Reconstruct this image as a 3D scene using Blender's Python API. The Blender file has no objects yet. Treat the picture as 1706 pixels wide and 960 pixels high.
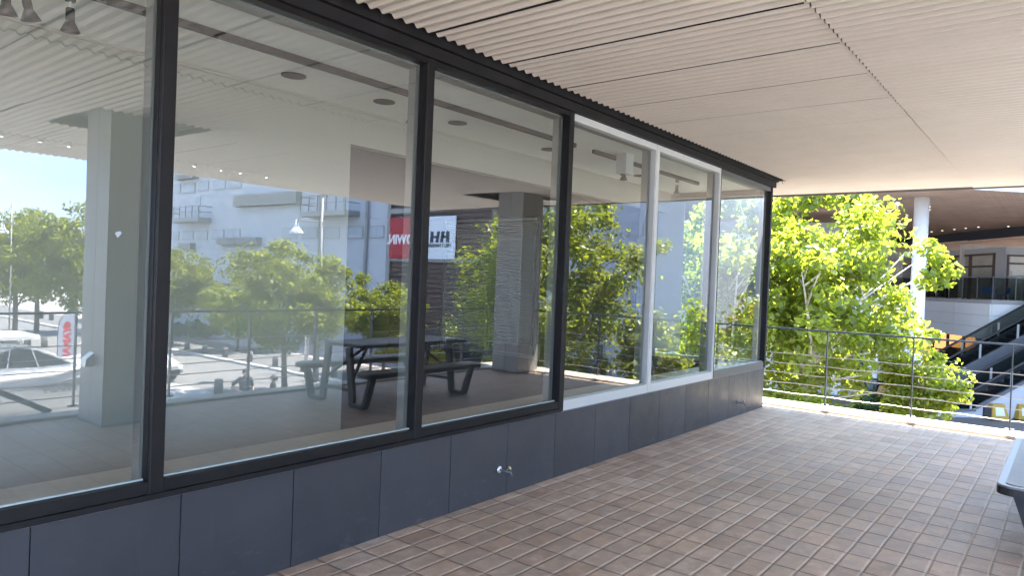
import bpy, bmesh, math, random
import numpy as np
from mathutils import Vector, Matrix
R = math.radians
sc = bpy.context.scene
COL = sc.collection

# ------------------------------------------------------------------ camera
CAM = np.array([0.0, -3.28, 1.62])
yaw, pitch, roll, FPX = R(38.53), R(-.72), R(-2.232), 1176.4
fw = np.array([math.cos(yaw)*math.cos(pitch), math.sin(yaw)*math.cos(pitch), math.sin(pitch)])
rt0 = np.array([math.sin(yaw), -math.cos(yaw), 0.0]); dn0 = np.cross(fw, rt0)
rt = math.cos(roll)*rt0 + math.sin(roll)*dn0
dn = -math.sin(roll)*rt0 + math.cos(roll)*dn0
cam_d = bpy.data.cameras.new("camera"); cam = bpy.data.objects.new("camera", cam_d); COL.objects.link(cam)
M = Matrix.Identity(4)
for i in range(3):
    M[i][0] = rt[i]; M[i][1] = -dn[i]; M[i][2] = -fw[i]; M[i][3] = CAM[i]
cam.matrix_world = M
cam_d.sensor_width = 36; cam_d.lens = 36*FPX/1706; cam_d.clip_end = 2000; cam_d.clip_start = .05
sc.camera = cam

# ------------------------------------------------------------------ sky and sun
SUN_EL, SUN_AZ = R(61.8), R(22)          # azimuth measured from +X towards +Y
EXPOSURE = 4.32
w = bpy.data.worlds.new("World"); sc.world = w; w.use_nodes = True
nt = w.node_tree; bg = nt.nodes["Background"]
sky = nt.nodes.new("ShaderNodeTexSky"); sky.sky_type = 'NISHITA'; sky.sun_disc = False
sky.dust_density = .1; sky.altitude = 1200; sky.ozone_density = 2.0; sky.sun_elevation = SUN_EL; sky.sun_rotation = R(90) - SUN_AZ
tc = nt.nodes.new("ShaderNodeTexCoord"); mp = nt.nodes.new("ShaderNodeMapping")
mp.inputs['Scale'].default_value = (1.2, 1.2, 4.5)
nz = nt.nodes.new("ShaderNodeTexNoise"); nz.inputs['Scale'].default_value = 2.6; nz.inputs['Detail'].default_value = 7
cr = nt.nodes.new("ShaderNodeValToRGB"); cr.color_ramp.elements[0].position = .44; cr.color_ramp.elements[1].position = .66
cr.color_ramp.elements[1].color = (.55, .55, .55, 1)
mx = nt.nodes.new("ShaderNodeMixRGB"); mx.inputs['Color2'].default_value = (2.0, 2.12, 2.35, 1)
L = nt.links.new
L(tc.outputs['Generated'], mp.inputs[0]); L(mp.outputs[0], nz.inputs['Vector']); L(nz.outputs['Fac'], cr.inputs[0])
L(cr.outputs[0], mx.inputs['Fac']); dk_n = nt.nodes.new("ShaderNodeMixRGB"); dk_n.blend_type = 'DARKEN'; dk_n.inputs[0].default_value = 1; dk_n.inputs['Color2'].default_value = (1.2, 1.9, 3.0, 1)
L(sky.outputs[0], dk_n.inputs['Color1']); L(dk_n.outputs[0], mx.inputs['Color1']); L(mx.outputs[0], bg.inputs['Color'])
bg.inputs['Strength'].default_value = .15
sun_d = bpy.data.lights.new("sun", 'SUN'); sun_d.energy = 3.2; sun_d.angle = R(.53); sun_d.color = (1, .95, .87)
sun = bpy.data.objects.new("sun", sun_d); COL.objects.link(sun)
sd = Vector((math.cos(SUN_EL)*math.cos(SUN_AZ), math.cos(SUN_EL)*math.sin(SUN_AZ), math.sin(SUN_EL)))
sun.rotation_euler = sd.to_track_quat('Z', 'Y').to_euler(); sun.location = (20, -20, 40)
sc.view_settings.view_transform = 'Standard'; sc.view_settings.look = 'None'
sc.view_settings.exposure = EXPOSURE; sc.view_settings.gamma = 1
sc.render.engine = 'CYCLES'
cy = sc.cycles
cy.max_bounces = 12; cy.diffuse_bounces = 8; cy.glossy_bounces = 4; cy.transmission_bounces = 8; cy.transparent_max_bounces = 16
cy.use_denoising = True; cy.denoiser = 'OPENIMAGEDENOISE'; cy.denoising_input_passes = 'RGB_ALBEDO_NORMAL'
cy.sample_clamp_indirect = 8; cy.caustics_reflective = False; cy.caustics_refractive = False
random.seed(4); rng = np.random.default_rng(4)

# ------------------------------------------------------------------ measuring helpers
def ray(x, y):
    v = fw*FPX + rt*(x-853) + dn*(y-480)
    return v/np.linalg.norm(v)
def at(x, y, X=None, Y=None, Z=None):
    """point of the place seen at photo pixel x, y on the plane X=, Y= or Z="""
    v = ray(x, y)
    ax, val = (0, X) if X is not None else (1, Y) if Y is not None else (2, Z)
    return Vector(CAM + v*((val-CAM[ax])/v[ax]))
def mir(x, y, X=None, Y=None, Z=None):
    """same for what is seen reflected in the window wall (plane Y = 0)"""
    p = at(x, y, X, None if Y is None else -Y, Z)
    return Vector((p.x, -p.y, p.z))
def depth(x, y, d):
    v = fw*FPX + rt*(x-853) + dn*(y-480)
    return Vector(CAM + v*(d/FPX))
def mdepth(x, y, d):
    p = depth(x, y, d); return Vector((p.x, -p.y, p.z))

# ------------------------------------------------------------------ materials
PAV_X, PAV_Y = 20*.255-.155, 100*.143-.02
def new_mat(name):
    m = bpy.data.materials.new(name); m.use_nodes = True
    n = m.node_tree; return m, n, n.nodes["Principled BSDF"], n.links.new
def mat(name, col, rough=.6, var=.12, scale=6, metal=0, bump=0, bscale=60, spec=.5, stretch=None):
    m, n, b, l = new_mat(name)
    b.inputs['Roughness'].default_value = rough; b.inputs['Metallic'].default_value = metal
    b.inputs['Specular IOR Level'].default_value = spec
    t = n.nodes.new("ShaderNodeTexCoord"); src = t.outputs['Object']
    if stretch:
        mpn = n.nodes.new("ShaderNodeMapping"); mpn.inputs['Scale'].default_value = stretch; l(src, mpn.inputs[0]); src = mpn.outputs[0]
    z = n.nodes.new("ShaderNodeTexNoise"); z.inputs['Scale'].default_value = scale; z.inputs['Detail'].default_value = 6; z.inputs['Roughness'].default_value = .65
    l(src, z.inputs['Vector'])
    r = n.nodes.new("ShaderNodeMapRange"); r.inputs[1].default_value = .25; r.inputs[2].default_value = .75
    r.inputs[3].default_value = 1-var; r.inputs[4].default_value = 1+var
    l(z.outputs['Fac'], r.inputs[0])
    mm = n.nodes.new("ShaderNodeMixRGB"); mm.blend_type = 'MULTIPLY'; mm.inputs[0].default_value = 1
    mm.inputs[1].default_value = (*col, 1); l(r.outputs[0], mm.inputs[2]); l(mm.outputs[0], b.inputs['Base Color'])
    if bump:
        z2 = n.nodes.new("ShaderNodeTexNoise"); z2.inputs['Scale'].default_value = bscale; z2.inputs['Detail'].default_value = 4
        l(src, z2.inputs['Vector'])
        bp = n.nodes.new("ShaderNodeBump"); bp.inputs['Strength'].default_value = bump; bp.inputs['Distance'].default_value = .01
        l(z2.outputs['Fac'], bp.inputs['Height']); l(bp.outputs[0], b.inputs['Normal'])
    return m
def paver_mat(name):
    m, n, b, l = new_mat(name)
    t = n.nodes.new("ShaderNodeTexCoord"); wz = n.nodes.new("ShaderNodeTexNoise"); wz.inputs['Scale'].default_value = 1.7; wz.inputs['Detail'].default_value = 3
    l(t.outputs['Object'], wz.inputs['Vector'])
    ad = n.nodes.new("ShaderNodeVectorMath"); ad.operation = 'MULTIPLY_ADD'; ad.inputs[1].default_value = (.03, .022, 0)
    l(wz.outputs['Color'], ad.inputs[0]); l(t.outputs['Object'], ad.inputs[2])
    sp = n.nodes.new("ShaderNodeSeparateXYZ"); l(ad.outputs[0], sp.inputs[0])
    def M_(op, a, b_=None, c=None):
        q = n.nodes.new("ShaderNodeMath"); q.operation = op
        for i, v in enumerate((a, b_, c)):
            if v is None: continue
            if isinstance(v, (int, float)): q.inputs[i].default_value = v
            else: l(v, q.inputs[i])
        return q.outputs[0]
    def mix(f, a, c, bt='MIX'):
        q = n.nodes.new("ShaderNodeMixRGB"); q.blend_type = bt
        for i, v in ((0, f), (1, a), (2, c)):
            if isinstance(v, tuple): q.inputs[i].default_value = v
            elif isinstance(v, (int, float)): q.inputs[i].default_value = v
            else: l(v, q.inputs[i])
        return q.outputs[0]
    def rng_(v, a0, a1, b0, b1):
        q = n.nodes.new("ShaderNodeMapRange"); q.inputs[1].default_value = a0; q.inputs[2].default_value = a1; q.inputs[3].default_value = b0; q.inputs[4].default_value = b1
        l(v, q.inputs[0]); return q.outputs[0]
    xs = M_('DIVIDE', M_('ADD', sp.outputs[0], PAV_X), .255); ysn = M_('DIVIDE', M_('ADD', sp.outputs[1], PAV_Y), .143)
    fx, fy = M_('FRACT', xs), M_('FRACT', ysn)
    dx = M_('MULTIPLY', M_('MINIMUM', fx, M_('SUBTRACT', 1, fx)), .255); dy = M_('MULTIPLY', M_('MINIMUM', fy, M_('SUBTRACT', 1, fy)), .143)
    cb = n.nodes.new("ShaderNodeCombineXYZ"); l(M_('FLOOR', xs), cb.inputs[0]); l(M_('FLOOR', ysn), cb.inputs[1])
    wn = n.nodes.new("ShaderNodeTexWhiteNoise"); wn.noise_dimensions = '2D'; l(cb.outputs[0], wn.inputs['Vector'])
    rp = n.nodes.new("ShaderNodeValToRGB"); e = rp.color_ramp.elements
    e[0].position = 0; e[0].color = (0.358,0.249,0.184,1); e[1].position = 1; e[1].color = (0.489,0.370,0.290,1)
    for p_, c_ in ((.25,(0.470,0.337,0.248,1)),(.5,(0.423,0.314,0.244,1)),(.7,(0.405,0.305,0.240,1)),(.85,(0.480,0.337,0.248,1))): q = e.new(p_); q.color = c_
    l(wn.outputs['Value'], rp.inputs[0])
    z = n.nodes.new("ShaderNodeTexNoise"); z.inputs['Scale'].default_value = 9; z.inputs['Detail'].default_value = 8; z.inputs['Roughness'].default_value = .7; l(t.outputs['Object'], z.inputs['Vector'])
    zb = n.nodes.new("ShaderNodeTexNoise"); zb.inputs['Scale'].default_value = .8; zb.inputs['Detail'].default_value = 9; zb.inputs['Roughness'].default_value = .72; l(t.outputs['Object'], zb.inputs['Vector'])
    col = mix(1, rp.outputs[0], rng_(z.outputs['Fac'], .28, .72, .74, 1.26), 'MULTIPLY')
    col = mix(1, col, rng_(zb.outputs['Fac'], .3, .7, .84, 1.16), 'MULTIPLY')
    col = mix(rng_(M_('MULTIPLY', zb.outputs['Fac'], z.outputs['Fac']), .28, .42, 0, .55), col, (.58,.51,.46,1))
    # joints: pale mortar along the rows, dark open joints across them
    jy = rng_(M_('ADD', dy, M_('MULTIPLY', z.outputs['Fac'], .004)), .0045, .0085, 1, 0); jx = rng_(M_('ADD', dx, M_('MULTIPLY', z.outputs['Fac'], .004)), .0065, .0115, 1, 0)
    col = mix(M_('MULTIPLY', jx, .68), col, (.12, .085, .07, 1)); col = mix(M_('MULTIPLY', jy, rng_(zb.outputs['Fac'],   .35, .65, .75, .3)), col, (.60,.50,.42,1))
    dirt = rng_(sp.outputs[1], -.10, -.015, 1, .62)
    col = mix(1, col, dirt, 'MULTIPLY')
    l(col, b.inputs['Base Color']); l(rng_(z.outputs['Fac'], .3, .7, .46, .72), b.inputs['Roughness']); b.inputs['Specular IOR Level'].default_value = .3
    z2 = n.nodes.new("ShaderNodeTexNoise"); z2.inputs['Scale'].default_value = 80; z2.inputs['Detail'].default_value = 4; l(t.outputs['Object'], z2.inputs['Vector'])
    edge = M_('MINIMUM', rng_(dx, 0, .014, 0, 1), rng_(dy, 0, .014, 0, 1))
    tilt = M_('MULTIPLY', wn.outputs['Value'], .35)
    h = M_('ADD', M_('ADD', edge, tilt), M_('MULTIPLY', z2.outputs['Fac'], .25))
    bp = n.nodes.new("ShaderNodeBump"); bp.inputs['Strength'].default_value = .9; bp.inputs['Distance'].default_value = .007
    l(h, bp.inputs['Height']); l(bp.outputs[0], b.inputs['Normal'])
    return m
def panel_mat(name):
    m, n, b, l = new_mat(name); t = n.nodes.new("ShaderNodeTexCoord"); g = n.nodes.new("ShaderNodeNewGeometry")
    def noise(sc_, det=6, st=(1,1,1)):
        mp_ = n.nodes.new("ShaderNodeMapping"); mp_.inputs['Scale'].default_value = st; l(t.outputs['Object'], mp_.inputs[0])
        z = n.nodes.new("ShaderNodeTexNoise"); z.inputs['Scale'].default_value = sc_; z.inputs['Detail'].default_value = det; z.inputs['Roughness'].default_value = .7; l(mp_.outputs[0], z.inputs['Vector']); return z.outputs['Fac']
    def rg(v, a0, a1, b0, b1):
        q = n.nodes.new("ShaderNodeMapRange"); q.inputs[1].default_value = a0; q.inputs[2].default_value = a1; q.inputs[3].default_value = b0; q.inputs[4].default_value = b1; l(v, q.inputs[0]); return q.outputs[0]
    def mx_(f, a, c, bt='MIX'):
        q = n.nodes.new("ShaderNodeMixRGB"); q.blend_type = bt
        for i, v in ((0,f),(1,a),(2,c)):
            if isinstance(v, tuple) or isinstance(v, (int,float)): q.inputs[i].default_value = v
            else: l(v, q.inputs[i])
        return q.outputs[0]
    rp = n.nodes.new("ShaderNodeMapRange"); rp.inputs[3].default_value = .86; rp.inputs[4].default_value = 1.16; l(g.outputs['Random Per Island'], rp.inputs[0])
    col = mx_(1, (.035,.0355,.042,1), rp.outputs[0], 'MULTIPLY'); col = mx_(1, col, rg(noise(1.6), .3, .7, .85, 1.15), 'MULTIPLY')
    # dust and scuffs, mostly low on the wall
    sp = n.nodes.new("ShaderNodeSeparateXYZ"); l(t.outputs['Object'], sp.inputs[0])
    low = rg(sp.outputs[2], .0, .30, 1, .12)
    sc1 = rg(noise(7, 9, (1,1,2.2)), .56, .68, 0, .5); q = n.nodes.new("ShaderNodeMath"); q.operation = 'MULTIPLY'; l(low, q.inputs[0]); l(sc1, q.inputs[1])
    col = mx_(q.outputs[0], col, (.12,.115,.115,1))
    col = mx_(rg(noise(2.5, 3, (5,5,.5)), .62, .75, 0, .25), col, (.06,.06,.068,1))
    l(col, b.inputs['Base Color']); l(rg(noise(4), .3, .7, .34, .55), b.inputs['Roughness'])
    bp = n.nodes.new("ShaderNodeBump"); bp.inputs['Strength'].default_value = .10; bp.inputs['Distance'].default_value = .01; l(noise(30), bp.inputs['Height']); l(bp.outputs[0], b.inputs['Normal'])
    return m
def tiles_mat(name, c1, c2, mortar, bw, rh, ms=.004, rough=.7, offset=.5):
    m, n, b, l = new_mat(name)
    t = n.nodes.new("ShaderNodeTexCoord"); br = n.nodes.new("ShaderNodeTexBrick"); br.offset = offset
    br.inputs['Scale'].default_value = 1; br.inputs['Mortar Size'].default_value = ms
    br.inputs['Brick Width'].default_value = bw; br.inputs['Row Height'].default_value = rh
    for k, c in (('Color1', c1), ('Color2', c2), ('Mortar', mortar)): br.inputs[k].default_value = (*c, 1)
    l(t.outputs['Object'], br.inputs['Vector'])
    z = n.nodes.new("ShaderNodeTexNoise"); z.inputs['Scale'].default_value = .9; z.inputs['Detail'].default_value = 8; l(t.outputs['Object'], z.inputs['Vector'])
    mr = n.nodes.new("ShaderNodeMapRange"); mr.inputs[1].default_value = .3; mr.inputs[2].default_value = .7; mr.inputs[3].default_value = .85; mr.inputs[4].default_value = 1.12
    l(z.outputs['Fac'], mr.inputs[0])
    mm = n.nodes.new("ShaderNodeMixRGB"); mm.blend_type = 'MULTIPLY'; mm.inputs[0].default_value = 1
    l(br.outputs['Color'], mm.inputs[1]); l(mr.outputs[0], mm.inputs[2]); l(mm.outputs[0], b.inputs['Base Color'])
    b.inputs['Roughness'].default_value = rough
    return m
def leaf_mat(name, c_dark, c_light, trans=.45):
    m, n, b, l = new_mat(name)
    g = n.nodes.new("ShaderNodeNewGeometry")
    ramp = n.nodes.new("ShaderNodeValToRGB"); e = ramp.color_ramp.elements
    e[0].color = (*c_dark, 1); e[1].color = (*c_light, 1)
    l(g.outputs['Random Per Island'], ramp.inputs[0])
    l(ramp.outputs[0], b.inputs['Base Color']); b.inputs['Roughness'].default_value = .42; b.inputs['Specular IOR Level'].default_value = .45
    tr = n.nodes.new("ShaderNodeBsdfTranslucent")
    br = n.nodes.new("ShaderNodeMixRGB"); br.blend_type = 'MULTIPLY'; br.inputs[0].default_value = 1; br.inputs[2].default_value = (2.3, 2.2, .75, 1)
    l(ramp.outputs[0], br.inputs[1]); l(br.outputs[0], tr.inputs['Color'])
    ms = n.nodes.new("ShaderNodeMixShader"); ms.inputs[0].default_value = trans
    l(b.outputs[0], ms.inputs[1]); l(tr.outputs[0], ms.inputs[2]); l(ms.outputs[0], n.nodes["Material Output"].inputs['Surface'])
    return m
def glass_mat(name, r0=.085, tint=(.90, .95, .93), wob=.0, gcol=1.0):
    m = bpy.data.materials.new(name); m.use_nodes = True; n = m.node_tree; l = n.links.new
    n.nodes.remove(n.nodes["Principled BSDF"])
    g = n.nodes.new("ShaderNodeNewGeometry"); dt = n.nodes.new("ShaderNodeVectorMath"); dt.operation = 'DOT_PRODUCT'
    l(g.outputs['Incoming'], dt.inputs[0]); l(g.outputs['True Normal'], dt.inputs[1])
    ab = n.nodes.new("ShaderNodeMath"); ab.operation = 'ABSOLUTE'; l(dt.outputs['Value'], ab.inputs[0])
    om = n.nodes.new("ShaderNodeMath"); om.operation = 'SUBTRACT'; om.inputs[0].default_value = 1; l(ab.outputs[0], om.inputs[1])
    pw = n.nodes.new("ShaderNodeMath"); pw.operation = 'POWER'; pw.inputs[1].default_value = 5; l(om.outputs[0], pw.inputs[0])
    ma = n.nodes.new("ShaderNodeMath"); ma.operation = 'MULTIPLY_ADD'; ma.inputs[1].default_value = 1-r0; ma.inputs[2].default_value = r0; l(pw.outputs[0], ma.inputs[0])
    tr = n.nodes.new("ShaderNodeBsdfTransparent"); tr.inputs[0].default_value = (*tint, 1)
    gl = n.nodes.new("ShaderNodeBsdfGlossy"); gl.inputs['Roughness'].default_value = 0; gl.inputs['Color'].default_value = (gcol, gcol, gcol, 1)
    if wob:
        t = n.nodes.new("ShaderNodeTexCoord"); z = n.nodes.new("ShaderNodeTexNoise"); z.inputs['Scale'].default_value = 1.6; z.inputs['Detail'].default_value = 1
        l(t.outputs['Object'], z.inputs['Vector'])
        bp = n.nodes.new("ShaderNodeBump"); bp.inputs['Strength'].default_value = 1; bp.inputs['Distance'].default_value = wob
        l(z.outputs['Fac'], bp.inputs['Height']); l(bp.outputs[0], gl.inputs['Normal'])
    ms = n.nodes.new("ShaderNodeMixShader"); l(ma.outputs[0], ms.inputs[0]); l(tr.outputs[0], ms.inputs[1]); l(gl.outputs[0], ms.inputs[2])
    if wob:
        t2 = n.nodes.new("ShaderNodeTexCoord"); z1 = n.nodes.new("ShaderNodeTexNoise"); z1.inputs['Scale'].default_value = 2.2; z1.inputs['Detail'].default_value = 8; z1.inputs['Roughness'].default_value = .7
        l(t2.outputs['Object'], z1.inputs['Vector']); mr = n.nodes.new("ShaderNodeMapRange"); mr.inputs[1].default_value = .35; mr.inputs[2].default_value = .75; mr.inputs[3].default_value = .006; mr.inputs[4].default_value = .035
        l(z1.outputs['Fac'], mr.inputs[0]); df = n.nodes.new("ShaderNodeBsdfDiffuse"); df.inputs[0].default_value = (.6,.58,.55,1)
        m2 = n.nodes.new("ShaderNodeMixShader"); l(mr.outputs[0], m2.inputs[0]); l(ms.outputs[0], m2.inputs[1]); l(df.outputs[0], m2.inputs[2]); ms = m2
    l(ms.outputs[0], n.nodes["Material Output"].inputs['Surface'])
    return m
def clear_mat(name, tint):
    m = bpy.data.materials.new(name); m.use_nodes = True; n = m.node_tree
    n.nodes.remove(n.nodes["Principled BSDF"])
    tr = n.nodes.new("ShaderNodeBsdfTransparent"); tr.inputs[0].default_value = (*tint, 1)
    n.links.new(tr.outputs[0], n.nodes["Material Output"].inputs['Surface']); return m
def glow_mat(name, col, st, base=None):
    m, n, b, l = new_mat(name); b.inputs['Base Color'].default_value = (*(base or col), 1); b.inputs['Roughness'].default_value = .6
    b.inputs['Emission Color'].default_value = (*col, 1); b.inputs['Emission Strength'].default_value = st; return m
def blind_mat(name, col, t=.35):
    m, n, b, l = new_mat(name); b.inputs['Base Color'].default_value = (*col, 1); b.inputs['Roughness'].default_value = .6
    tr = n.nodes.new("ShaderNodeBsdfTranslucent"); tr.inputs['Color'].default_value = (*col, 1)
    ms = n.nodes.new("ShaderNodeMixShader"); ms.inputs[0].default_value = t
    l(b.outputs[0], ms.inputs[1]); l(tr.outputs[0], ms.inputs[2]); l(ms.outputs[0], n.nodes["Material Output"].inputs['Surface']); return m

MT = dict(
    soffit=mat("painted_corrugated_steel", (.60, .54, .475), .55, .05, 3, bump=.03, bscale=20),
    fascia=mat("fascia_paint", (.10, .085, .08), .5),
    black=mat("black_anodised_frame", (.011, .010, .0105), .45, .25, 9, spec=.2, bump=.02),
    header=mat("black_header_steel", (.012, .011, .012), .6, .4, 5, spec=.2, bump=.05, bscale=25),
    greyframe=mat("grey_aluminium", (.20, .205, .20), .4, .08, 5, metal=.3),
    endframe=mat('dark_grey_frame', (.075,.078,.08), .4, .08, 5),
    white=mat("white_frame_paint", (.46, .465, .46), .4, .05, 5),
    panel=panel_mat("dark_blue_wall_panel"),
    spotblack=mat('black_spot_paint', (.012,.012,.012), .6, .1, 9, spec=.2),
    joint=mat("dark_joint", (.012, .012, .016), .8),
    trim=mat("panel_top_edge", (.13, .12, .15), .5),
    ledge=mat("beige_ledge_tile", (.42, .38, .32), .6, .1, 4),
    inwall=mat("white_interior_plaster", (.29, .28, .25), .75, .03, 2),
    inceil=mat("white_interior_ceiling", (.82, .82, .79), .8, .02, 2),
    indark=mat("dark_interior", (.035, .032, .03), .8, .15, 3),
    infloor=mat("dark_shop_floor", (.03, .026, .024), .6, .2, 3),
    paver=paver_mat("brick_pavers"),
    kerb=mat("cream_kerb_stone", (.38, .32, .25), .7, .12, 8, bump=.15),
    greyledge=mat('grey_ledge_stone', (.42,.42,.40), .75, .1, 6, bump=.1),
    rail=mat("dark_rail_steel", (.075, .077, .082), .45, .1, 8),
    rod=mat("steel_rod", (.5, .46, .41), .4, .1, 8, metal=.5),
    column=mat("grey_column_panel", (.30, .295, .285), .45, .05, 3),
    benchtop=mat("grey_board_top", (.28, .285, .295), .5, .1, 9, bump=.08, bscale=90, stretch=(4, 1, 1)),
    benchrim=mat("light_grey_rim", (.25, .25, .255), .35, .05, 8),
    tabletop=mat("charcoal_board", (.055, .055, .06), .45, .15, 9, stretch=(4, 1, 1)),
    powder=mat("black_powder_coat", (.028, .028, .03), .5, .1, 10),
    brass=mat("brass", (.62, .5, .28), .35, .1, 9, metal=.8),
    chrome=mat("pale_metal", (.7, .7, .68), .3, .1, 9, metal=.6),
    bark=mat("pale_bark", (.32, .27, .2), .85, .3, 12, bump=.4, bscale=30),
    barkpale=mat('pale_smooth_bark', (.50,.44,.36), .8, .2, 9, bump=.3, bscale=25),
    barkdark=mat("grey_bark", (.15, .125, .1), .9, .3, 12, bump=.4, bscale=30),
    leafA=leaf_mat("bright_leaf", (.105, .135, .02), (.175, .205, .045), .64),
    leafB=leaf_mat("mid_leaf", (.085, .112, .012), (.165, .19, .028), .55),
    leafC=leaf_mat("dark_leaf", (.03, .06, .018), (.06, .10, .03), .3),
    leafD=leaf_mat("yellow_green_leaf", (.07, .095, .01), (.17, .14, .02), .45),
    flower=leaf_mat("yellow_flower_leaf", (.08, .11, .01), (.55, .42, .02), .3),
    asphalt=mat("light_asphalt", (.15, .146, .14), .9, .12, .6, bump=.2, bscale=40),
    arcade=mat('dark_arcade_paving', (.11,.105,.10), .6, .15, 1.2),
    ground=mat("plaza_ground", (.29, .28, .265), .9, .12, .25, bump=.1, bscale=30),
    footway=mat("grey_footway", (.13, .127, .122), .9, .1, .7),
    pink=tiles_mat("pink_paving", (.40, .335, .31), (.36, .31, .28), (.30, .26, .24), .6, .6),
    kerbstone=mat("pale_kerb", (.50, .48, .45), .8, .1, 3),
    wbuild=mat("white_metal_cladding", (.50, .525, .56), .6, .05, .5),
    wbuild2=mat("bluish_white_cladding", (.29, .31, .35), .6, .05, .5),
    lowwall=mat("grey_lower_wall", (.34, .35, .37), .7, .08, 1),
    winpale=mat("pale_window", (.42, .46, .50), .25, .08, 2),
    louvre=mat("grey_louvre", (.30, .30, .29), .6, .1, 4),
    darkgrey=mat("dark_grey_metal", (.10, .105, .115), .5, .1, 4),
    slat=mat("brown_slat", (.10, .058, .04), .65, .35, 1.5),
    red=mat("red_sign_panel", (.42, .018, .03), .45, .03, 2),
    lightblue=mat("white_sign_panel", (.72, .76, .80), .4, .02, 2),
    signwhite=mat("white_letters", (.85, .85, .85), .5, .01, 2),
    signblack=mat("black_letters", (.03, .035, .05), .5, .01, 2),
    signred=mat("red_letters", (.7, .03, .05), .5, .01, 2),
    flag=blind_mat("white_flag_cloth", (.6, .6, .62), .3),
    gel=mat("white_gelcoat", (.55, .55, .55), .25, .02, 2),
    hullgrey=mat("pale_grey_hull", (.42, .42, .415), .25, .02, 2),
    tint=mat("tinted_boat_window", (.03, .035, .04), .08, .05, 2),
    carpaint=mat("white_car_paint", (.55, .56, .57), .2, .02, 2),
    rubber=mat("black_rubber", (.02, .02, .02), .8),
    lampw=mat("white_enamel", (.62, .62, .62), .3, .02, 4),
    skin=mat("skin", (.42, .26, .19), .6, .05, 6),
    shirt=mat("dark_shirt", (.035, .037, .045), .85, .15, 8),
    trouser=mat("dark_trousers", (.03, .03, .035), .85, .15, 8),
    hair=mat("black_hair", (.012, .010, .010), .6, .2, 30),
    bollard=mat("grey_concrete_bollard", (.15, .145, .14), .8, .15, 6),
    mallwhite=mat("white_mall_column", (.62, .62, .62), .5, .03, 2),
    escwhite=mat('white_escalator_wall', (.40,.40,.42), .5, .04, 1),
    mallpanel=tiles_mat("mall_fascia_panel", (.45,.445,.45), (.43,.43,.435), (.33, .33, .34), 3.0, .62, .008, .5, 0),
    mallcanopy=tiles_mat("brown_wood_soffit", (.66, .45, .33), (.61, .41, .30), (.48, .33, .25), 6, .14, .006, .55, .4),
    mallbeam=mat("navy_beam", (.012, .012, .018), .5),
    mallgrey=mat("mall_grey_render", (.40, .385, .37), .7, .06, 1),
    mallorange=glow_mat("glowing_orange_wall", (.85, .36, .12), .16, (.6, .3, .14)),  # wall itself glows, standing in for the shop's lamps
    malldeck=mat("deck_grey", (.30, .29, .28), .7, .08, 2),
    mallin=mat("shop_interior_beige", (.68, .60, .52), .7, .25, .7),  # beige lightened to carry the light of the lit shop interior
    shopglass=glass_mat("mall_glass", .05, (.84, .86, .85)),
    balglass=glass_mat("balustrade_glass", .02, (.55, .58, .57), 0, .35),
    glass=glass_mat("window_glass", .165, (.92, .945, .93), .0004),
    glassclear=clear_mat("glass_edge", (.97, .99, .98)),
    endglass=glass_mat("end_window_glass", .07, (.92, .97, .95)), fartint=glass_mat("tinted_end_glass", .07, (.28, .31, .30)),  # dark tint of fartint added to dim daylight on the far blind
    blind=blind_mat("white_blind", (.6, .6, .57), .15),
    blue=mat("blue_seat", (.03, .13, .42), .5),
    yellow=mat("yellow_plastic", (.32, .195, .015), .45, .05, 4),
    paper=mat("white_paper", (.5, .51, .53), .6, .02, 3),
    blackstep=mat("dark_step_metal", (.035, .036, .04), .45, .2, 6),
    handrail=mat("black_handrail_rubber", (.02, .02, .022), .4),
    brownbasket=mat("brown_wicker", (.30, .16, .07), .8, .2, 20),
    darkglass=mat("dark_shop_glass", (.03, .032, .036), .12, .1, 1),
    tealeaf=mat("soil", (.07, .05, .04), .95, .3, 6, bump=.5, bscale=12),
    gasket=mat("pale_green_gasket", (.36, .40, .385), .35, .05, 6),
    redstuff=mat("red_box", (.5, .06, .04), .5),
)

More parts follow.
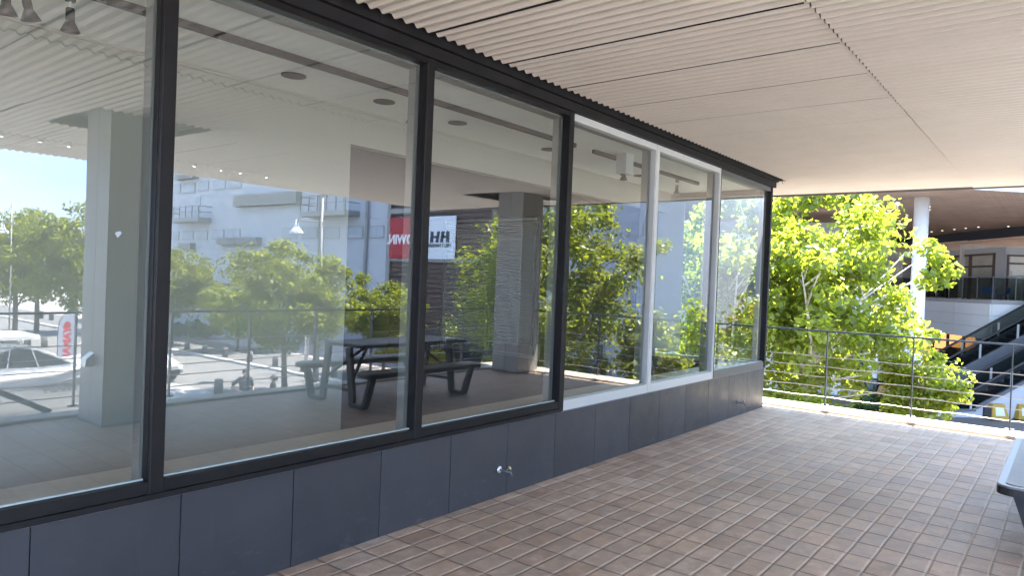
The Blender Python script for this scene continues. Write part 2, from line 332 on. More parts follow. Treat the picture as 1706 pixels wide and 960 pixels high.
# ------------------------------------------------------------------ mesh helpers
WL = {}
class MB:
    def __init__(s): s.v = []; s.f = []; s.mi = []
    def add(s, vs, fs, mi=0):
        o = len(s.v); s.v += [tuple(map(float, v)) for v in vs]; s.f += [tuple(i+o for i in f) for f in fs]; s.mi += [mi]*len(fs); return s
    def box(s, a, b, mi=0, bev=0):
        x0, y0, z0 = (min(a[i], b[i]) for i in range(3)); x1, y1, z1 = (max(a[i], b[i]) for i in range(3))
        if bev:
            e = bev; pts = []
            for z, q in ((z0, e), (z0+e, 0), (z1-e, 0), (z1, e)):
                c = [(x0+e, y0), (x1-e, y0), (x1, y0+e), (x1, y1-e), (x1-e, y1), (x0+e, y1), (x0, y1-e), (x0, y0+e)]
                for px, py in c:
                    if q: px += (e*.6 if px < (x0+x1)/2 else -e*.6); py += (e*.6 if py < (y0+y1)/2 else -e*.6)
                    pts.append((px, py, z))
            fs = [tuple(range(7, -1, -1)), tuple(range(24, 32))]
            for r in range(3):
                for k in range(8): fs.append((r*8+k, r*8+(k+1) % 8, (r+1)*8+(k+1) % 8, (r+1)*8+k))
            return s.add(pts, fs, mi)
        return s.add([(x0,y0,z0),(x1,y0,z0),(x1,y1,z0),(x0,y1,z0),(x0,y0,z1),(x1,y0,z1),(x1,y1,z1),(x0,y1,z1)],
                     [(0,3,2,1),(4,5,6,7),(0,1,5,4),(1,2,6,5),(2,3,7,6),(3,0,4,7)], mi)
    def bar(s, p, q, wd, ht, up=(0,0,1), mi=0):
        p = Vector(p); q = Vector(q); d = (q-p).normalized(); u = Vector(up)
        if abs(d.dot(u)) > .95: u = Vector((1,0,0))
        sd_ = d.cross(u).normalized(); u = sd_.cross(d).normalized()
        vs = []
        for c in (p, q):
            for a, b in ((-1,-1),(1,-1),(1,1),(-1,1)): vs.append(c + sd_*a*wd/2 + u*b*ht/2)
        return s.add(vs, [(3,2,1,0),(4,5,6,7),(0,1,5,4),(1,2,6,5),(2,3,7,6),(3,0,4,7)], mi)
    def tube(s, pts, rad, n=8, mi=0, cap=True):
        pts = [Vector(p) for p in pts]
        rad = rad if isinstance(rad, (list, tuple)) else [rad]*len(pts)
        vs = []; u = None
        for i, p in enumerate(pts):
            d = (pts[min(i+1, len(pts)-1)] - pts[max(i-1, 0)]).normalized()
            if u is None: u = d.orthogonal().normalized()
            u = (u - d*u.dot(d)).normalized(); t = d.cross(u)
            for k in range(n):
                a = 2*math.pi*k/n; vs.append(p + (u*math.cos(a) + t*math.sin(a))*rad[i])
        fs = []
        for i in range(len(pts)-1):
            for k in range(n): fs.append((i*n+k, i*n+(k+1) % n, (i+1)*n+(k+1) % n, (i+1)*n+k))
        if cap: fs += [tuple(range(n-1, -1, -1)), tuple(range((len(pts)-1)*n, len(pts)*n))]
        return s.add(vs, fs, mi)
    def lathe(s, c, prof, n=20, mi=0, axis=(0,0,1)):
        q = Vector(axis).to_track_quat('Z', 'Y'); c = Vector(c); vs = []
        for r_, z in prof:
            for k in range(n):
                a = 2*math.pi*k/n; vs.append(c + q @ Vector((r_*math.cos(a), r_*math.sin(a), z)))
        fs = []
        for i in range(len(prof)-1):
            for k in range(n): fs.append((i*n+k, i*n+(k+1) % n, (i+1)*n+(k+1) % n, (i+1)*n+k))
        fs += [tuple(range(n-1, -1, -1)), tuple(range((len(prof)-1)*n, len(prof)*n))]
        return s.add(vs, fs, mi)
    def prism(s, poly, ext, mi=0):
        n = len(poly); ext = Vector(ext); a = [Vector(p) for p in poly]
        vs = a + [p+ext for p in a]
        fs = [tuple(range(n-1, -1, -1)), tuple(range(n, 2*n))] + [(k, (k+1) % n, n+(k+1) % n, n+k) for k in range(n)]
        return s.add(vs, fs, mi)
    def wall(s, a, b, z0, z1, t, mi=0):
        """upright slab between plan points a and b, thickness t to the left of a->b"""
        a = Vector((a[0], a[1], 0)); b = Vector((b[0], b[1], 0)); d = (b-a).normalized(); nn = Vector((-d.y, d.x, 0))*t
        return s.prism([(a.x,a.y,z0), (b.x,b.y,z0), (b.x+nn.x,b.y+nn.y,z0), (a.x+nn.x,a.y+nn.y,z0)], (0,0,z1-z0), mi)
    def build(s, name, m, parent=None, smooth=False):
        me = bpy.data.meshes.new(name)
        v = np.array(s.v)
        if parent is None:
            lo = v.min(0); hi = v.max(0); loc = np.array([(lo[0]+hi[0])/2, (lo[1]+hi[1])/2, lo[2]])
        else: loc = WL.get(parent.name, np.zeros(3))
        me.from_pydata([tuple(p) for p in v-loc], [], s.f)
        for q in (m if isinstance(m, (list, tuple)) else [m]): me.materials.append(MT[q] if isinstance(q, str) else q)
        if any(s.mi): me.polygons.foreach_set('material_index', s.mi)
        if smooth: me.polygons.foreach_set('use_smooth', [True]*len(me.polygons))
        me.update(); bmx = bmesh.new(); bmx.from_mesh(me); bmesh.ops.recalc_face_normals(bmx, faces=bmx.faces); bmx.to_mesh(me); bmx.free()
        o = bpy.data.objects.new(name, me); COL.objects.link(o)
        if parent is None: o.location = loc
        else: o.parent = parent
        WL[o.name] = np.array(loc, float)
        return o
def tag(o, label, cat, group=None):
    o['label'] = label; o['category'] = cat
    if group: o['group'] = group
    return o
def thing(name, label, cat, loc=(0,0,0), group=None):
    o = bpy.data.objects.new(name, None); COL.objects.link(o); o.location = loc; o.empty_display_size = .3
    WL[o.name] = np.array(loc, float); return tag(o, label, cat, group)
def structure(mb, name, m):
    o = mb.build(name, m); o['kind'] = 'structure'; return o
def clone(o, loc, rz=0, sc_=1.0, label=None, group=None):
    def rec(s, par):
        c = s.copy(); COL.objects.link(c); c.parent = par
        for ch in [q for q in COL.objects if q.parent == s]: rec(ch, c)
        return c
    c = rec(o, None); c.location = loc; c.rotation_euler = (0,0,rz); c.scale = (sc_,)*3
    if label: c['label'] = label
    if group: c['group'] = group
    return c
def text_mesh(txt, size, ext=.01, align='CENTER', shear=0, sx=1, bold=0):
    cu = bpy.data.curves.new("t", 'FONT'); cu.body = txt; cu.size = size; cu.extrude = ext; cu.align_x = align; cu.align_y = 'CENTER'; cu.shear = shear; cu.offset = bold
    o = bpy.data.objects.new("t", cu); COL.objects.link(o)
    me = bpy.data.meshes.new_from_object(o.evaluated_get(bpy.context.evaluated_depsgraph_get()))
    bpy.data.objects.remove(o); bpy.data.curves.remove(cu)
    vs = [(v.co.x*sx, v.co.y, v.co.z) for v in me.vertices]; fs = [tuple(p.vertices) for p in me.polygons]
    bpy.data.meshes.remove(me); return vs, fs
def put_text(mb, txt, size, org, xdir, ydir, ext=.01, mi=0, **k):
    vs, fs = text_mesh(txt, size, ext, **k); o = Vector(org); x = Vector(xdir); y = Vector(ydir); z = x.cross(y)
    return mb.add([o + x*v[0] + y*v[1] + z*v[2] for v in vs], fs, mi)
GZ = -3.5                                   # street level below the terrace

# ================================================================== SETTING
g = MB(); g.add([(-400,-400,GZ-.012),(500,-400,GZ-.012),(500,400,GZ-.012),(-400,400,GZ-.012)], [(0,1,2,3)]); structure(g, 'ground', 'ground')
def sheet(name, m, x0, x1, y0, y1, z):
    q = MB(); q.add([(x0,y0,z),(x1,y0,z),(x1,y1,z),(x0,y1,z)], [(0,1,2,3)]); return structure(q, name, m)
sheet('road', 'asphalt', 15.0, 20.55, -160, -11.92, GZ-.008)
sheet('footway', 'footway', 20.85, 25.0, -160, -12, GZ+.1)
sheet('plaza_paving', 'pink', 25.0, 42, -75, -12, GZ+.104)
structure(MB().box((20.55,-160,GZ-.2), (20.85,-12,GZ+.112)), 'road_kerb', 'kerbstone')
sheet('arcade_pavement', 'arcade', 10.7, 60, -11.9, 40, GZ-.004)  # dark sheet runs on unseen to the terrace, added to cut bounced light

# terrace slab, kerbs
structure(MB().box((-14,-4.758,-.3), (9.948,14,0)), 'terrace_floor', 'paver')
kerb = MB().box((9.95,-5.3,-.3), (10.45,3,.03), bev=.012); structure(kerb, 'terrace_ledge', 'kerb')
kerb = MB().box((-14,-5.02,-.3), (9.948,-4.76,.03), bev=.012); structure(kerb, 'terrace_ledge', 'greyledge')

# ------------------------------------------------------------------ building over and beside the terrace
shop = thing('shop_building', 'low shop with a long window wall, dark blue base panels and corrugated cream soffit', 'building', (0,0,0))
# soffit: corrugated sheets
NP = [(0,.020),(.2,.020),(.42,0),(.58,0),(.8,.020)]
PER = .09; X0 = 4.52-.72*20
def soffit_hole(x, y):
    if 2.80 < x < 3.99 and -5.4 < y < -4.02: return True
    if 9.35 < x < 10.72 and -5.4 < y < -4.02: return True
    if x < 9.99 and y > -.13: return True
    return False
ybr = [-8.0, -6.6, -5.4, -4.45, -4.02, -2.13, -.13, .6, 2.5, 5, 8, 11]
seams = {-6.6: 1, -4.45: 1, -2.13: 1, 2.5: 1, 5: 1, 8: 1}
sof = MB()
ncor = int(round((11.36-X0)/PER))
strip_z = {}
for yi in range(len(ybr)-1):
    ya, yb = ybr[yi], ybr[yi+1]
    lvl = sum(1 for q in seams if q <= ya) % 2
    if yb in seams: yb -= .02
    if ya in seams: ya -= (0.012 if lvl else -.004)
    for c in range(80, ncor):
        xs = X0 + c*PER
        if soffit_hole(xs+PER/2, (ya+yb)/2): continue
        col = c//8; first = c % 8 == 0; last = c % 8 == 7
        jz = (math.sin(col*12.9+lvl*4.1)*.5)*.004
        zz = 3.10 + lvl*.009 + jz
        xa = xs + (.009 if first else 0)
        pts = [(xs+PER*t_, z_) for t_, z_ in NP] + [(xs+PER*(1.0 if not last else .93), .020)]
        pts[0] = (xa, pts[0][1])
        vs = []; fs = []
        for k, (px_, pz_) in enumerate(pts): vs += [(px_, ya, zz+pz_), (px_, yb, zz+pz_)]
        for k in range(len(pts)-1): fs.append((2*k, 2*k+1, 2*k+3, 2*k+2))
        sof.add(vs, fs)
for c in range(80, ncor+1, 8):
    xs = X0+c*PER
    for ya, yb in ((-8.0,-6.62),(-6.6,-4.47),(-4.45,-2.15),(-2.12,-.135)):
        wj = .002+.005*random.random()
        if not soffit_hole(xs+.01, (ya+yb)/2) and not (soffit_hole(xs+.01,-4.6) and ya == -6.6): sof.box((xs+.002-wj/2, ya, 3.116), (xs+.002+wj/2, yb, 3.155), mi=1)
sof.build('soffit', ['soffit','joint'], shop)
pl = MB().box((-2.66,-7.9,3.24), (11.30,14,3.9)); pl.box((-14,-.1,3.24), (-2.662,14,3.9)); pl.build('roof', 'fascia', shop)  # unseen rear end cut short to let skylight onto the near floor
fa = MB().box((11.362,-8.0,3.085), (11.40,11,3.5)); fa.build('fascia', 'fascia', shop)

# base wall panels
XE = 9.72
bw = MB(); bw.box((-8,.012,0), (XE-.004,.18,.538), mi=1)
js = [4.14+.62*k for k in range(-20, 10)]
edges = [-8]+[j for j in js if -8 < j < XE-.1]+[XE]
for a, b in zip(edges[:-1], edges[1:]):
    bw.box((a+.0025, 0, .002), (b-.0025, .012, .534))
bw.box((-8,-.004,.536), (XE,.1,.546), mi=2)
bw.build('base_wall', ['panel','joint','trim'], shop)
ew = MB()
for a, b in ((.02,.6),(.6,1.22),(1.22,1.84),(1.84,2.46),(2.46,3.08),(3.08,3.8)):
    ew.box((XE-.002, a+.003, .002), (XE+.012, b-.003, .54))
ew.box((9.60,.18,0), (XE-.003,3.7,.54), mi=1); ew.build('base_panel', ['panel','joint'], shop)
# header
hd = MB(); hd.box((-8,-.05,3.005), (XE+.03,.16,3.075)); hd.box((-8,-.075,3.079), (XE+.05,.16,3.16))
hd.box((-8,-.02,3.16), (XE+.02,.16,3.23))
for k in range(-10, 14):
    hd.box((.55+.72*k, -.079, 3.081), (.556+.72*k, -.074, 3.158), mi=1)
hd.build('header', ['header','joint'], shop)
# windows
mx_ = [-6.6, -4.98, -3.36, -1.73, -.09, 1.525, 3.175, 4.79, 6.33, 7.92, 9.70]
win_styles = {7: 'white', 8: 'white', 9: 'grey'}
labels_w = {}
for i in range(len(mx_)-1):
    a, b = mx_[i], mx_[i+1]; st = win_styles.get(i, 'black')
    fm = {'white': 'white', 'grey': 'endframe', 'black': 'black'}[st]
    hw = .033
    wmb = MB()
    if st == 'black':
        wmb.box((a, -.035, .548), (b, .05, .575)); wmb.box((a, -.02, .576), (b, .05, .632))
        wmb.box((a, -.02, 2.968), (b, .05, 3.003)); wmb.box((a+.002,.0,.633),(a+.03,.048,2.967)); wmb.box((b-.03,.0,.633),(b-.002,.048,2.967))
    else:
        e_ = -.012 if st == 'white' else -.008
        wmb.box((a+.035, e_, .548), (b-.02, .05, .632)); wmb.box((a+.035, e_, 2.945), (b-.02, .05, 3.003))
        wmb.box((a+.036, e_+.002, .632), (a+.052, .048, 2.945)); wmb.box((b-.034, e_+.002, .632), (b-.021, .048, 2.945))
    # inner reveal seen through the pane
    fr = wmb.build('window', fm, shop)
    if st != 'black': fr['label'] = 'white framed window' if st == 'white' else 'grey framed end window'
    iv = MB(); iv.box((b-.036, .052, .6), (b-.004, .14, 2.99)); iv.box((a+.018, .052, .6), (a+.05, .15, 2.99)); iv.box((a+.05,.052,2.955), (b-.036,.15,2.99))
    iv.box((a+.05,.012,.634), (b-.04,.028,.642), mi=1)
    iv.build('inner_frame', ['greyframe','gasket'], fr)
    gp = MB(); ga, gb = (a+.033, b-.033) if st == 'black' else (a+.050, b-.032)
    zt = 2.97 if st == 'black' else 2.947
    gp.box((ga, .031, .63), (gb, .041, zt), mi=1); gp.mi[-4] = 0      # face towards the terrace reflects
    gp.build('pane', ['glass','glassclear'], fr)
for i, x_ in enumerate(mx_[:-1]):
    m_ = MB(); st = win_styles.get(i, 'black')
    if st == 'black' or i == 7:
        m_.box((x_-.028, -.026, .549), (x_+.038, .032, 3.004), bev=.004); m_.build('mullion', 'black', shop)
    elif i == 8:
        m_.box((x_-.014, -.014, .549), (x_+.034, .06, 3.004), bev=.004); m_.build('mullion', 'white', shop)
    else:
        m_.box((x_-.02, -.014, .549), (x_+.006, .06, 3.004)); m_.build('mullion', 'white', shop)
        m_ = MB().box((x_+.008, -.012, .549), (x_+.034, .06, 3.004)); m_.build('mullion', 'black', shop)
m_ = MB().box((9.665, -.02, .549), (XE, .07, 3.004), bev=.004); m_.build('mullion', 'black', shop)
# inside
MB().box((-8,.10,.545), (9.59,.40,.60)).build('window_ledge', 'ledge', shop)
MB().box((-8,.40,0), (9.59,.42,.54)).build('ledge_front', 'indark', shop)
MB().box((-8,.155,2.975), (9.59,1.5,3.0)).build('ceiling', 'inceil', shop)
MB().box((-8,1.42,.0), (3.70,1.52,2.974)).build('partition_wall', 'inwall', shop)
bk = MB().box((3.702,1.42,2.68), (9.59,1.52,2.974)); bk.box((3.702,1.405,2.955),(9.59,1.419,2.974)); bk.box((-8,1.405,2.955),(3.70,1.419,2.974)); bk.build('bulkhead', 'inwall', shop)
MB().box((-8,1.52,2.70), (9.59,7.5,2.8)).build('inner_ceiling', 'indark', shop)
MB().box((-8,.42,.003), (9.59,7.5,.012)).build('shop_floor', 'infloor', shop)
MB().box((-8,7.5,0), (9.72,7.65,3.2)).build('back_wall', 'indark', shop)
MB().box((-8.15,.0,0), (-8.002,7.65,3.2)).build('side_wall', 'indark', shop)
# end wall with its two windows
e = MB()
e.box((9.60,1.66,.54), (XE,3.8,3.0)); e.box((9.60,3.8,0), (XE,6.05,.28)); e.box((9.60,3.8,2.65), (XE,6.05,3.0)); e.box((9.60,6.05,0), (XE,7.5,3.0)); e.box((9.60,.10,2.9), (XE,1.66,3.0))
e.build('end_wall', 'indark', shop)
ef = MB(); ef.box((9.61,.08,.55), (XE,.13,2.9)); ef.box((9.61,1.60,.55), (XE,1.66,2.9)); ef.box((9.61,.86,.6), (9.70,.90,2.88)); ef.box((9.61,.13,.55), (XE,1.6,.61)); ef.box((9.61,.13,2.86), (XE,1.6,2.9))
efo = ef.build('end_window', 'white', shop)
MB().box((9.665,.13,.6), (9.675,1.6,2.87)).build('pane', 'endglass', efo)
ef = MB(); ef.box((9.61,3.8,.28), (XE-.02,3.85,2.65)); ef.box((9.61,6.0,.28), (XE-.02,6.05,2.65)); ef.box((9.61,3.85,.28), (XE-.02,6,.33)); ef.box((9.61,3.85,2.6), (XE-.02,6,2.65)); ef.box((9.63,4.9,.33), (9.69,4.95,2.6))
efo = ef.build('end_window', 'greyframe', shop)
MB().box((9.665,3.85,.33), (9.675,6.0,2.6)).build('pane', 'fartint', efo)

# blinds
vb = MB()
for k in range(14):
    y_ = 1.19+.03*k; vb.bar((9.55, y_, .66), (9.55, y_, 2.84), .028, .002, up=(.75,.66,0))
vbr = thing('vertical_blind', 'bundle of pale vertical blind slats drawn to one side of the end window', 'blind', (9.55,1.4,2.86))
vb.build('slats', 'blind', vbr); MB().box((9.53,.15,2.845), (9.57,1.6,2.875)).build('head_rail', 'white', vbr)
hb = MB()
for k in range(62):
    z_ = .52+.034*k; hb.bar((9.56, 3.88, z_), (9.56, 5.97, z_), .039, .0015, up=(.42,0,.9))
hbr = thing('venetian_blind', 'closed white venetian blind across the far side window of the dim shop', 'blind', (9.56,4.9,2.66))
hb.build('slats', 'blind', hbr)
MB().box((9.54,3.87,2.63), (9.59,5.98,2.67)).build('head_rail', 'white', hbr)
MB().box((9.55,3.88,.49), (9.575,5.97,.51)).build('bottom_rail', 'white', hbr)
cd = MB()
for y_ in (4.15,4.9,5.65): cd.tube([(9.545,y_,.5),(9.545,y_,2.64)], .003, 5)
cd.build('cord', 'white', hbr)

# small sticker on the first pane
q = at(197,390,Y=.0295); st = MB().prism([(q.x-.014,.0305,q.z+.005),(q.x+.008,.0305,q.z+.014),(q.x+.014,.0305,q.z+.004),(q.x-.003,.0305,q.z-.017)], (0,-.001,0)); tag(st.build('sticker', 'winpale'), 'tiny pale blue torn sticker on the first window pane', 'sticker')
# track lights and downlights
def track(x0, x1, label):
    return tag(MB().box((x0,.585,2.935), (x1,.62,2.974)).build('track_rail', 'black'), label, 'light track', 'ceiling light tracks')
track(-3.0, 5.78, 'long black light track on the white ceiling behind the black framed panes')
track(6.12, 8.67, 'short black light track on the white ceiling behind the white framed panes')
def spot(px_, py_, tilt, label):
    q = at(px_, py_, Y=.6025); x, y = q.x, q.y
    t = thing('spotlight', label, 'spotlight', (x,y,2.935), 'black spotlights hanging from the tracks')
    MB().box((x-.02,y-.014,2.89), (x+.02,y+.014,2.934)).build('adapter', 'black', t)
    MB().tube([(x,y,2.89),(x,y,2.86)], .006, 8).build('stem', 'chrome', t)
    d = Vector((math.sin(tilt)*.7, math.sin(tilt)*.7, -math.cos(tilt))); c = Vector((x,y,2.86))
    MB().lathe(c, [(.016,0),(.02,.006),(.02,.055),(.018,.06),(.02,.065),(.03,.085),(.043,.115),(.038,.115),(.02,.085)], 18, axis=d).build('lamp_head', 'spotblack', t, True)
    MB().lathe(c+d*.09, [(.028,0),(.03,.008)], 16, axis=d).build('lens', 'chrome', t)
    return t
spot(117,15,.05,'black spotlight hanging in the top left corner behind the first pane')
spot(42,-8,.5,'black spotlight cut by the top edge of the photo, left of another one')
spot(8,-6,.2,'black spotlight half out of frame at the extreme left of its track')
spot(686,180,.15,'black spotlight seen right beside the second thick mullion')
spot(1040,288,.2,'black spotlight under the short track beside the white ceiling box')
spot(1128,310,.05,'black spotlight under the short track in the second white framed pane')
for x_, lb in ((2.86,'dark recessed downlight nearest in the second pane'), (3.68,'dark recessed downlight left of the second mullion spotlight'), (4.52,'dark recessed downlight in the third pane'), (5.9,'dark recessed downlight half hidden by the third mullion'), (7.85,'dark recessed downlight behind the first white framed pane')):
    t = thing('downlight', lb, 'downlight', (x_,1.0,2.97), 'recessed ceiling downlights')
    MB().lathe((x_,1.0,2.966), [(.085,0),(.085,.006),(.07,.008),(.07,0)], 24).build('trim_ring', 'black', t)
    MB().lathe((x_,1.0,2.9665), [(.068,0),(.066,.004)], 24).build('reflector', 'rubber', t)
t = thing('ceiling_unit', 'white box fixed under the ceiling by the short light track', 'ceiling box', (6.47,.45,2.97))
MB().box((6.40,.38,2.76), (6.56,.50,2.973), bev=.006).build('housing', 'white', t)
MB().box((6.43,.42,2.745), (6.47,.46,2.759)).build('sensor', 'black', t)

MT['ledglow'] = glow_mat("lit_led", (1,.95,.85), 1.6)
for k, (px_, py_) in enumerate(((5,225),(70,235),(118,243),(172,252),(234,262),(327,276),(372,283),(404,288),(447,295))):
    q = mir(px_, py_, Z=3.095)
    t = thing('soffit_light', 'tiny lit spot in the row along the soffit edge', 'soffit light', (q.x,q.y,3.09), 'tiny lit spots along the soffit edge')
    MB().lathe((q.x,q.y,3.088), [(.022,0),(.028,.004),(.028,.02)], 14).build('housing', 'white', t); MB().lathe((q.x,q.y,3.084), [(.016,0),(.018,.003)], 12).build('lens', 'ledglow', t)
# ------------------------------------------------------------------ columns
def column(x0, x1, y0, y1, label):
    t = thing('square_column', label, 'column', ((x0+x1)/2,(y0+y1)/2,0), 'grey square columns on the terrace edge')
    m = MB(); xm = (x0+x1)/2; ym = (y0+y1)/2; q = .004
    m.box((x0+.012,y0+.012,0), (x1-.012,y1-.012,3.2), mi=1)
    for a, b in ((x0,xm-q),(xm+q,x1)):
        for u, v in ((y0,ym-q),(ym+q,y1)): m.box((a,u,.03), (b,v,3.24))
    m.build('cladding', ['column','joint'], t)
    MB().box((x0-.004,y0-.004,.002), (x1+.004,y1+.004,.03)).build('base_plate', 'darkgrey', t)
    return t
c1 = column(2.93,3.50,-4.63,-4.07,'grey square column facing the first two panes, with a small hood box')
hb_ = MB(); y_ = -4.36
hb_.prism([(2.928,y_-.06,.58),(2.85,y_-.06,.58),(2.86,y_-.06,.66),(2.928,y_-.06,.72)], (0,.12,0)); hb_.build('outlet_hood', 'chrome', c1)
column(9.54,10.11,-4.63,-4.07,'grey square column standing at the far corner of the railing')
column(-3.7,-3.13,-4.63,-4.07,'grey square column on the terrace edge behind the viewpoint')

# ------------------------------------------------------------------ railings
def railing(label, a, b, posts, axis):
    a = Vector(a); b = Vector(b); t = thing('railing', label, 'railing', (a+b)/2, 'steel railings round the terrace')
    d = (b-a).normalized(); n = Vector((-d.y,d.x,0))
    MB().bar(a+Vector((0,0,1.085)), b+Vector((0,0,1.085)), .055, .022).build('top_rail', 'rail', t)
    for s_ in posts:
        p = Vector((a.x, s_, 0)) if axis == 'y' else Vector((s_, a.y, 0))
        m = MB(); m.bar(p+Vector((0,0,.09)), p+Vector((0,0,1.074)), .012, .05, up=n)
        m.bar(p+Vector((0,0,.099)), p+Vector((0,0,.111)), .09, .07, up=n); m.build('post', 'rail', t)
    for z_ in (.205,.34,.475,.61,.745):
        m = MB(); pts = []
        N = 24
        m.tube([a+d*(b-a).length*k/N+Vector((0,0,z_+.006*math.sin(k*1.9+z_*30))) for k in range(N+1)], .0055, 6)
        m.build('rod', 'rod', t, True)
    return t
railing('dark steel railing with pale rods along the far end of the terrace', (10.0,-4.84,0), (10.0,.85,0), [-.73-1.01*k for k in range(5)]+[.28], 'y')
railing('dark steel railing along the long open side of the terrace', (-13,-4.84,0), (9.97,-4.84,0), [3.95+1.0*k for k in range(-16,6)], 'x')

# ------------------------------------------------------------------ picnic table
def plank(poly_c, L_, W_, z0, z1, rr):
    """rounded board outline centred at poly_c"""
    cx_, cy_ = poly_c; pts = []
    for sx, sy, a0 in ((1,1,0),(-1,1,90),(-1,-1,180),(1,-1,270)):
        for k in range(7):
            a = R(a0+15*k); pts.append((cx_+sx*(L_/2-rr)+rr*math.cos(a), cy_+sy*(W_/2-rr)+rr*math.sin(a)))
    return pts
pt = thing('picnic_table', 'dark picnic table with two attached grey benches standing on the brick terrace', 'picnic table', (6.4,-3.63,0))
cyT = -3.69
def board(name, c, L_, W_, z, th, rr, rim, top):
    o = MB().prism([(x,y,z-th) for x,y in plank(c,L_,W_,0,0,rr)], (0,0,th)).build(name, rim, pt)
    q = MB(); q.prism([(x,y,z+.0005) for x,y in plank(c,L_-.085,W_-.085,0,0,max(rr-.035,.02))], (0,0,.004)); q.build('inlay', top, o)
    return o
board('tabletop', (6.45,cyT), 1.9, .76, .745, .035, .07, 'powder', 'tabletop')
board('seat', (6.34,cyT+.60), 1.98, .29, .455, .014, .09, 'benchrim', 'benchtop')
board('seat', (6.34,cyT-.62), 1.98, .29, .455, .014, .09, 'benchrim', 'benchtop')
fl = MB().prism([(x,y,.395) for x,y in plank((6.34,cyT+.60),1.99,.30,0,0,.095)], (0,0,.044)); fl.build('seat_frame', 'powder', pt)
fl = MB().prism([(x,y,.395) for x,y in plank((6.34,cyT-.62),1.99,.30,0,0,.095)], (0,0,.044)); fl.build('seat_frame', 'powder', pt)
for xx in (5.47, 7.20):
    for s_ in (1,-1):
        m = MB(); Wd, Th = .085, .03
        pth = [(xx,cyT+s_*.20,.71),(xx,cyT+s_*.29,.03),(xx,cyT+s_*.52,.03),(xx,cyT+s_*.64,.394)]
        for p, q in zip(pth[:-1], pth[1:]): m.bar(p, q, Wd, .05, up=(0,0,1))
        m.build('leg', 'powder', pt)
    m = MB(); ix = 1 if xx < 6.3 else -1
    m.bar((xx,cyT+.26,.30), (xx+ix*.45,cyT,.70), .03, .03); m.bar((xx,cyT-.26,.30), (xx+ix*.45,cyT,.70), .03, .03)
    m.bar((xx,cyT-.27,.2), (xx,cyT+.27,.2), .03, .04); m.build('brace', 'powder', pt)

# wall taps
def tap(x, z, label, pm='chrome', hm='brass'):
    t = thing('garden_tap', label, 'tap', (x,0,z), 'taps on the dark base wall')
    MB().lathe((x,-.002,z), [(.026,0),(.026,.004),(.016,.008),(.012,.010)], 18, axis=(0,-1,0)).build('rose_plate', pm, t, True)
    MB().tube([(x,-.01,z),(x+.01,-.055,z-.004),(x+.03,-.085,z-.012),(x+.035,-.09,z-.035)], [.008,.009,.009,.010], 10).build('spout', 'darkgrey', t, True)
    MB().lathe((x+.015,-.06,z+.004), [(.005,0),(.005,.02),(.014,.023),(.017,.03),(.009,.036)], 14, axis=(.5,-.6,.6)).build('handle', hm, t, True)
    return t
tap(4.05,.205,'small brass tap on the nearer dark base panel')
tap(8.77,.175,'small dull metal tap low on the dark wall near its far corner', 'darkgrey', 'louvre')

# ================================================================== TREES
def leaves(centers, radii, per, size, flat=.75):
    """arrays of bent leaf faces spread through clumps"""
    C_ = np.repeat(np.array(centers), per, axis=0); Rr = np.repeat(np.array(radii), per)[:, None]
    n = len(C_)
    off = rng.normal(size=(n,3)); off /= np.linalg.norm(off, axis=1)[:, None]
    rad = rng.random((n,1))**.45
    P_ = C_ + off*rad*Rr*np.array([1,1,flat])
    nrm = off*.6 + rng.normal(size=(n,3))*.6 + np.array([0,0,.5]); nrm /= np.linalg.norm(nrm, axis=1)[:, None]
    a = np.cross(nrm, rng.normal(size=(n,3))); a /= np.linalg.norm(a, axis=1)[:, None]; b = np.cross(nrm, a)
    s = size*(.6+.8*rng.random((n,1)))
    tip = P_ + a*s; base = P_ - a*s*.75; l_ = P_ + b*s*.62 + nrm*s*.18; r_ = P_ - b*s*.62 + nrm*s*.18
    V = np.stack([base, r_, tip, l_], 1).reshape(-1,3)
    F = []
    idx = np.arange(n)*4
    F = np.concatenate([np.stack([idx, idx+1, idx+2],1), np.stack([idx, idx+2, idx+3],1)])
    return V, F
def np_mesh(name, V, F, m, parent):
    me = bpy.data.meshes.new(name); me.vertices.add(len(V)); me.vertices.foreach_set('co', V.astype(np.float32).ravel())
    k = F.shape[1]; me.loops.add(F.size); me.loops.foreach_set('vertex_index', F.astype(np.int32).ravel())
    me.polygons.add(len(F)); me.polygons.foreach_set('loop_start', np.arange(0, F.size, k, dtype=np.int32)); me.polygons.foreach_set('loop_total', np.full(len(F), k, np.int32))
    me.update(calc_edges=True); me.materials.append(MT[m]); o = bpy.data.objects.new(name, me); COL.objects.link(o); o.parent = parent; return o
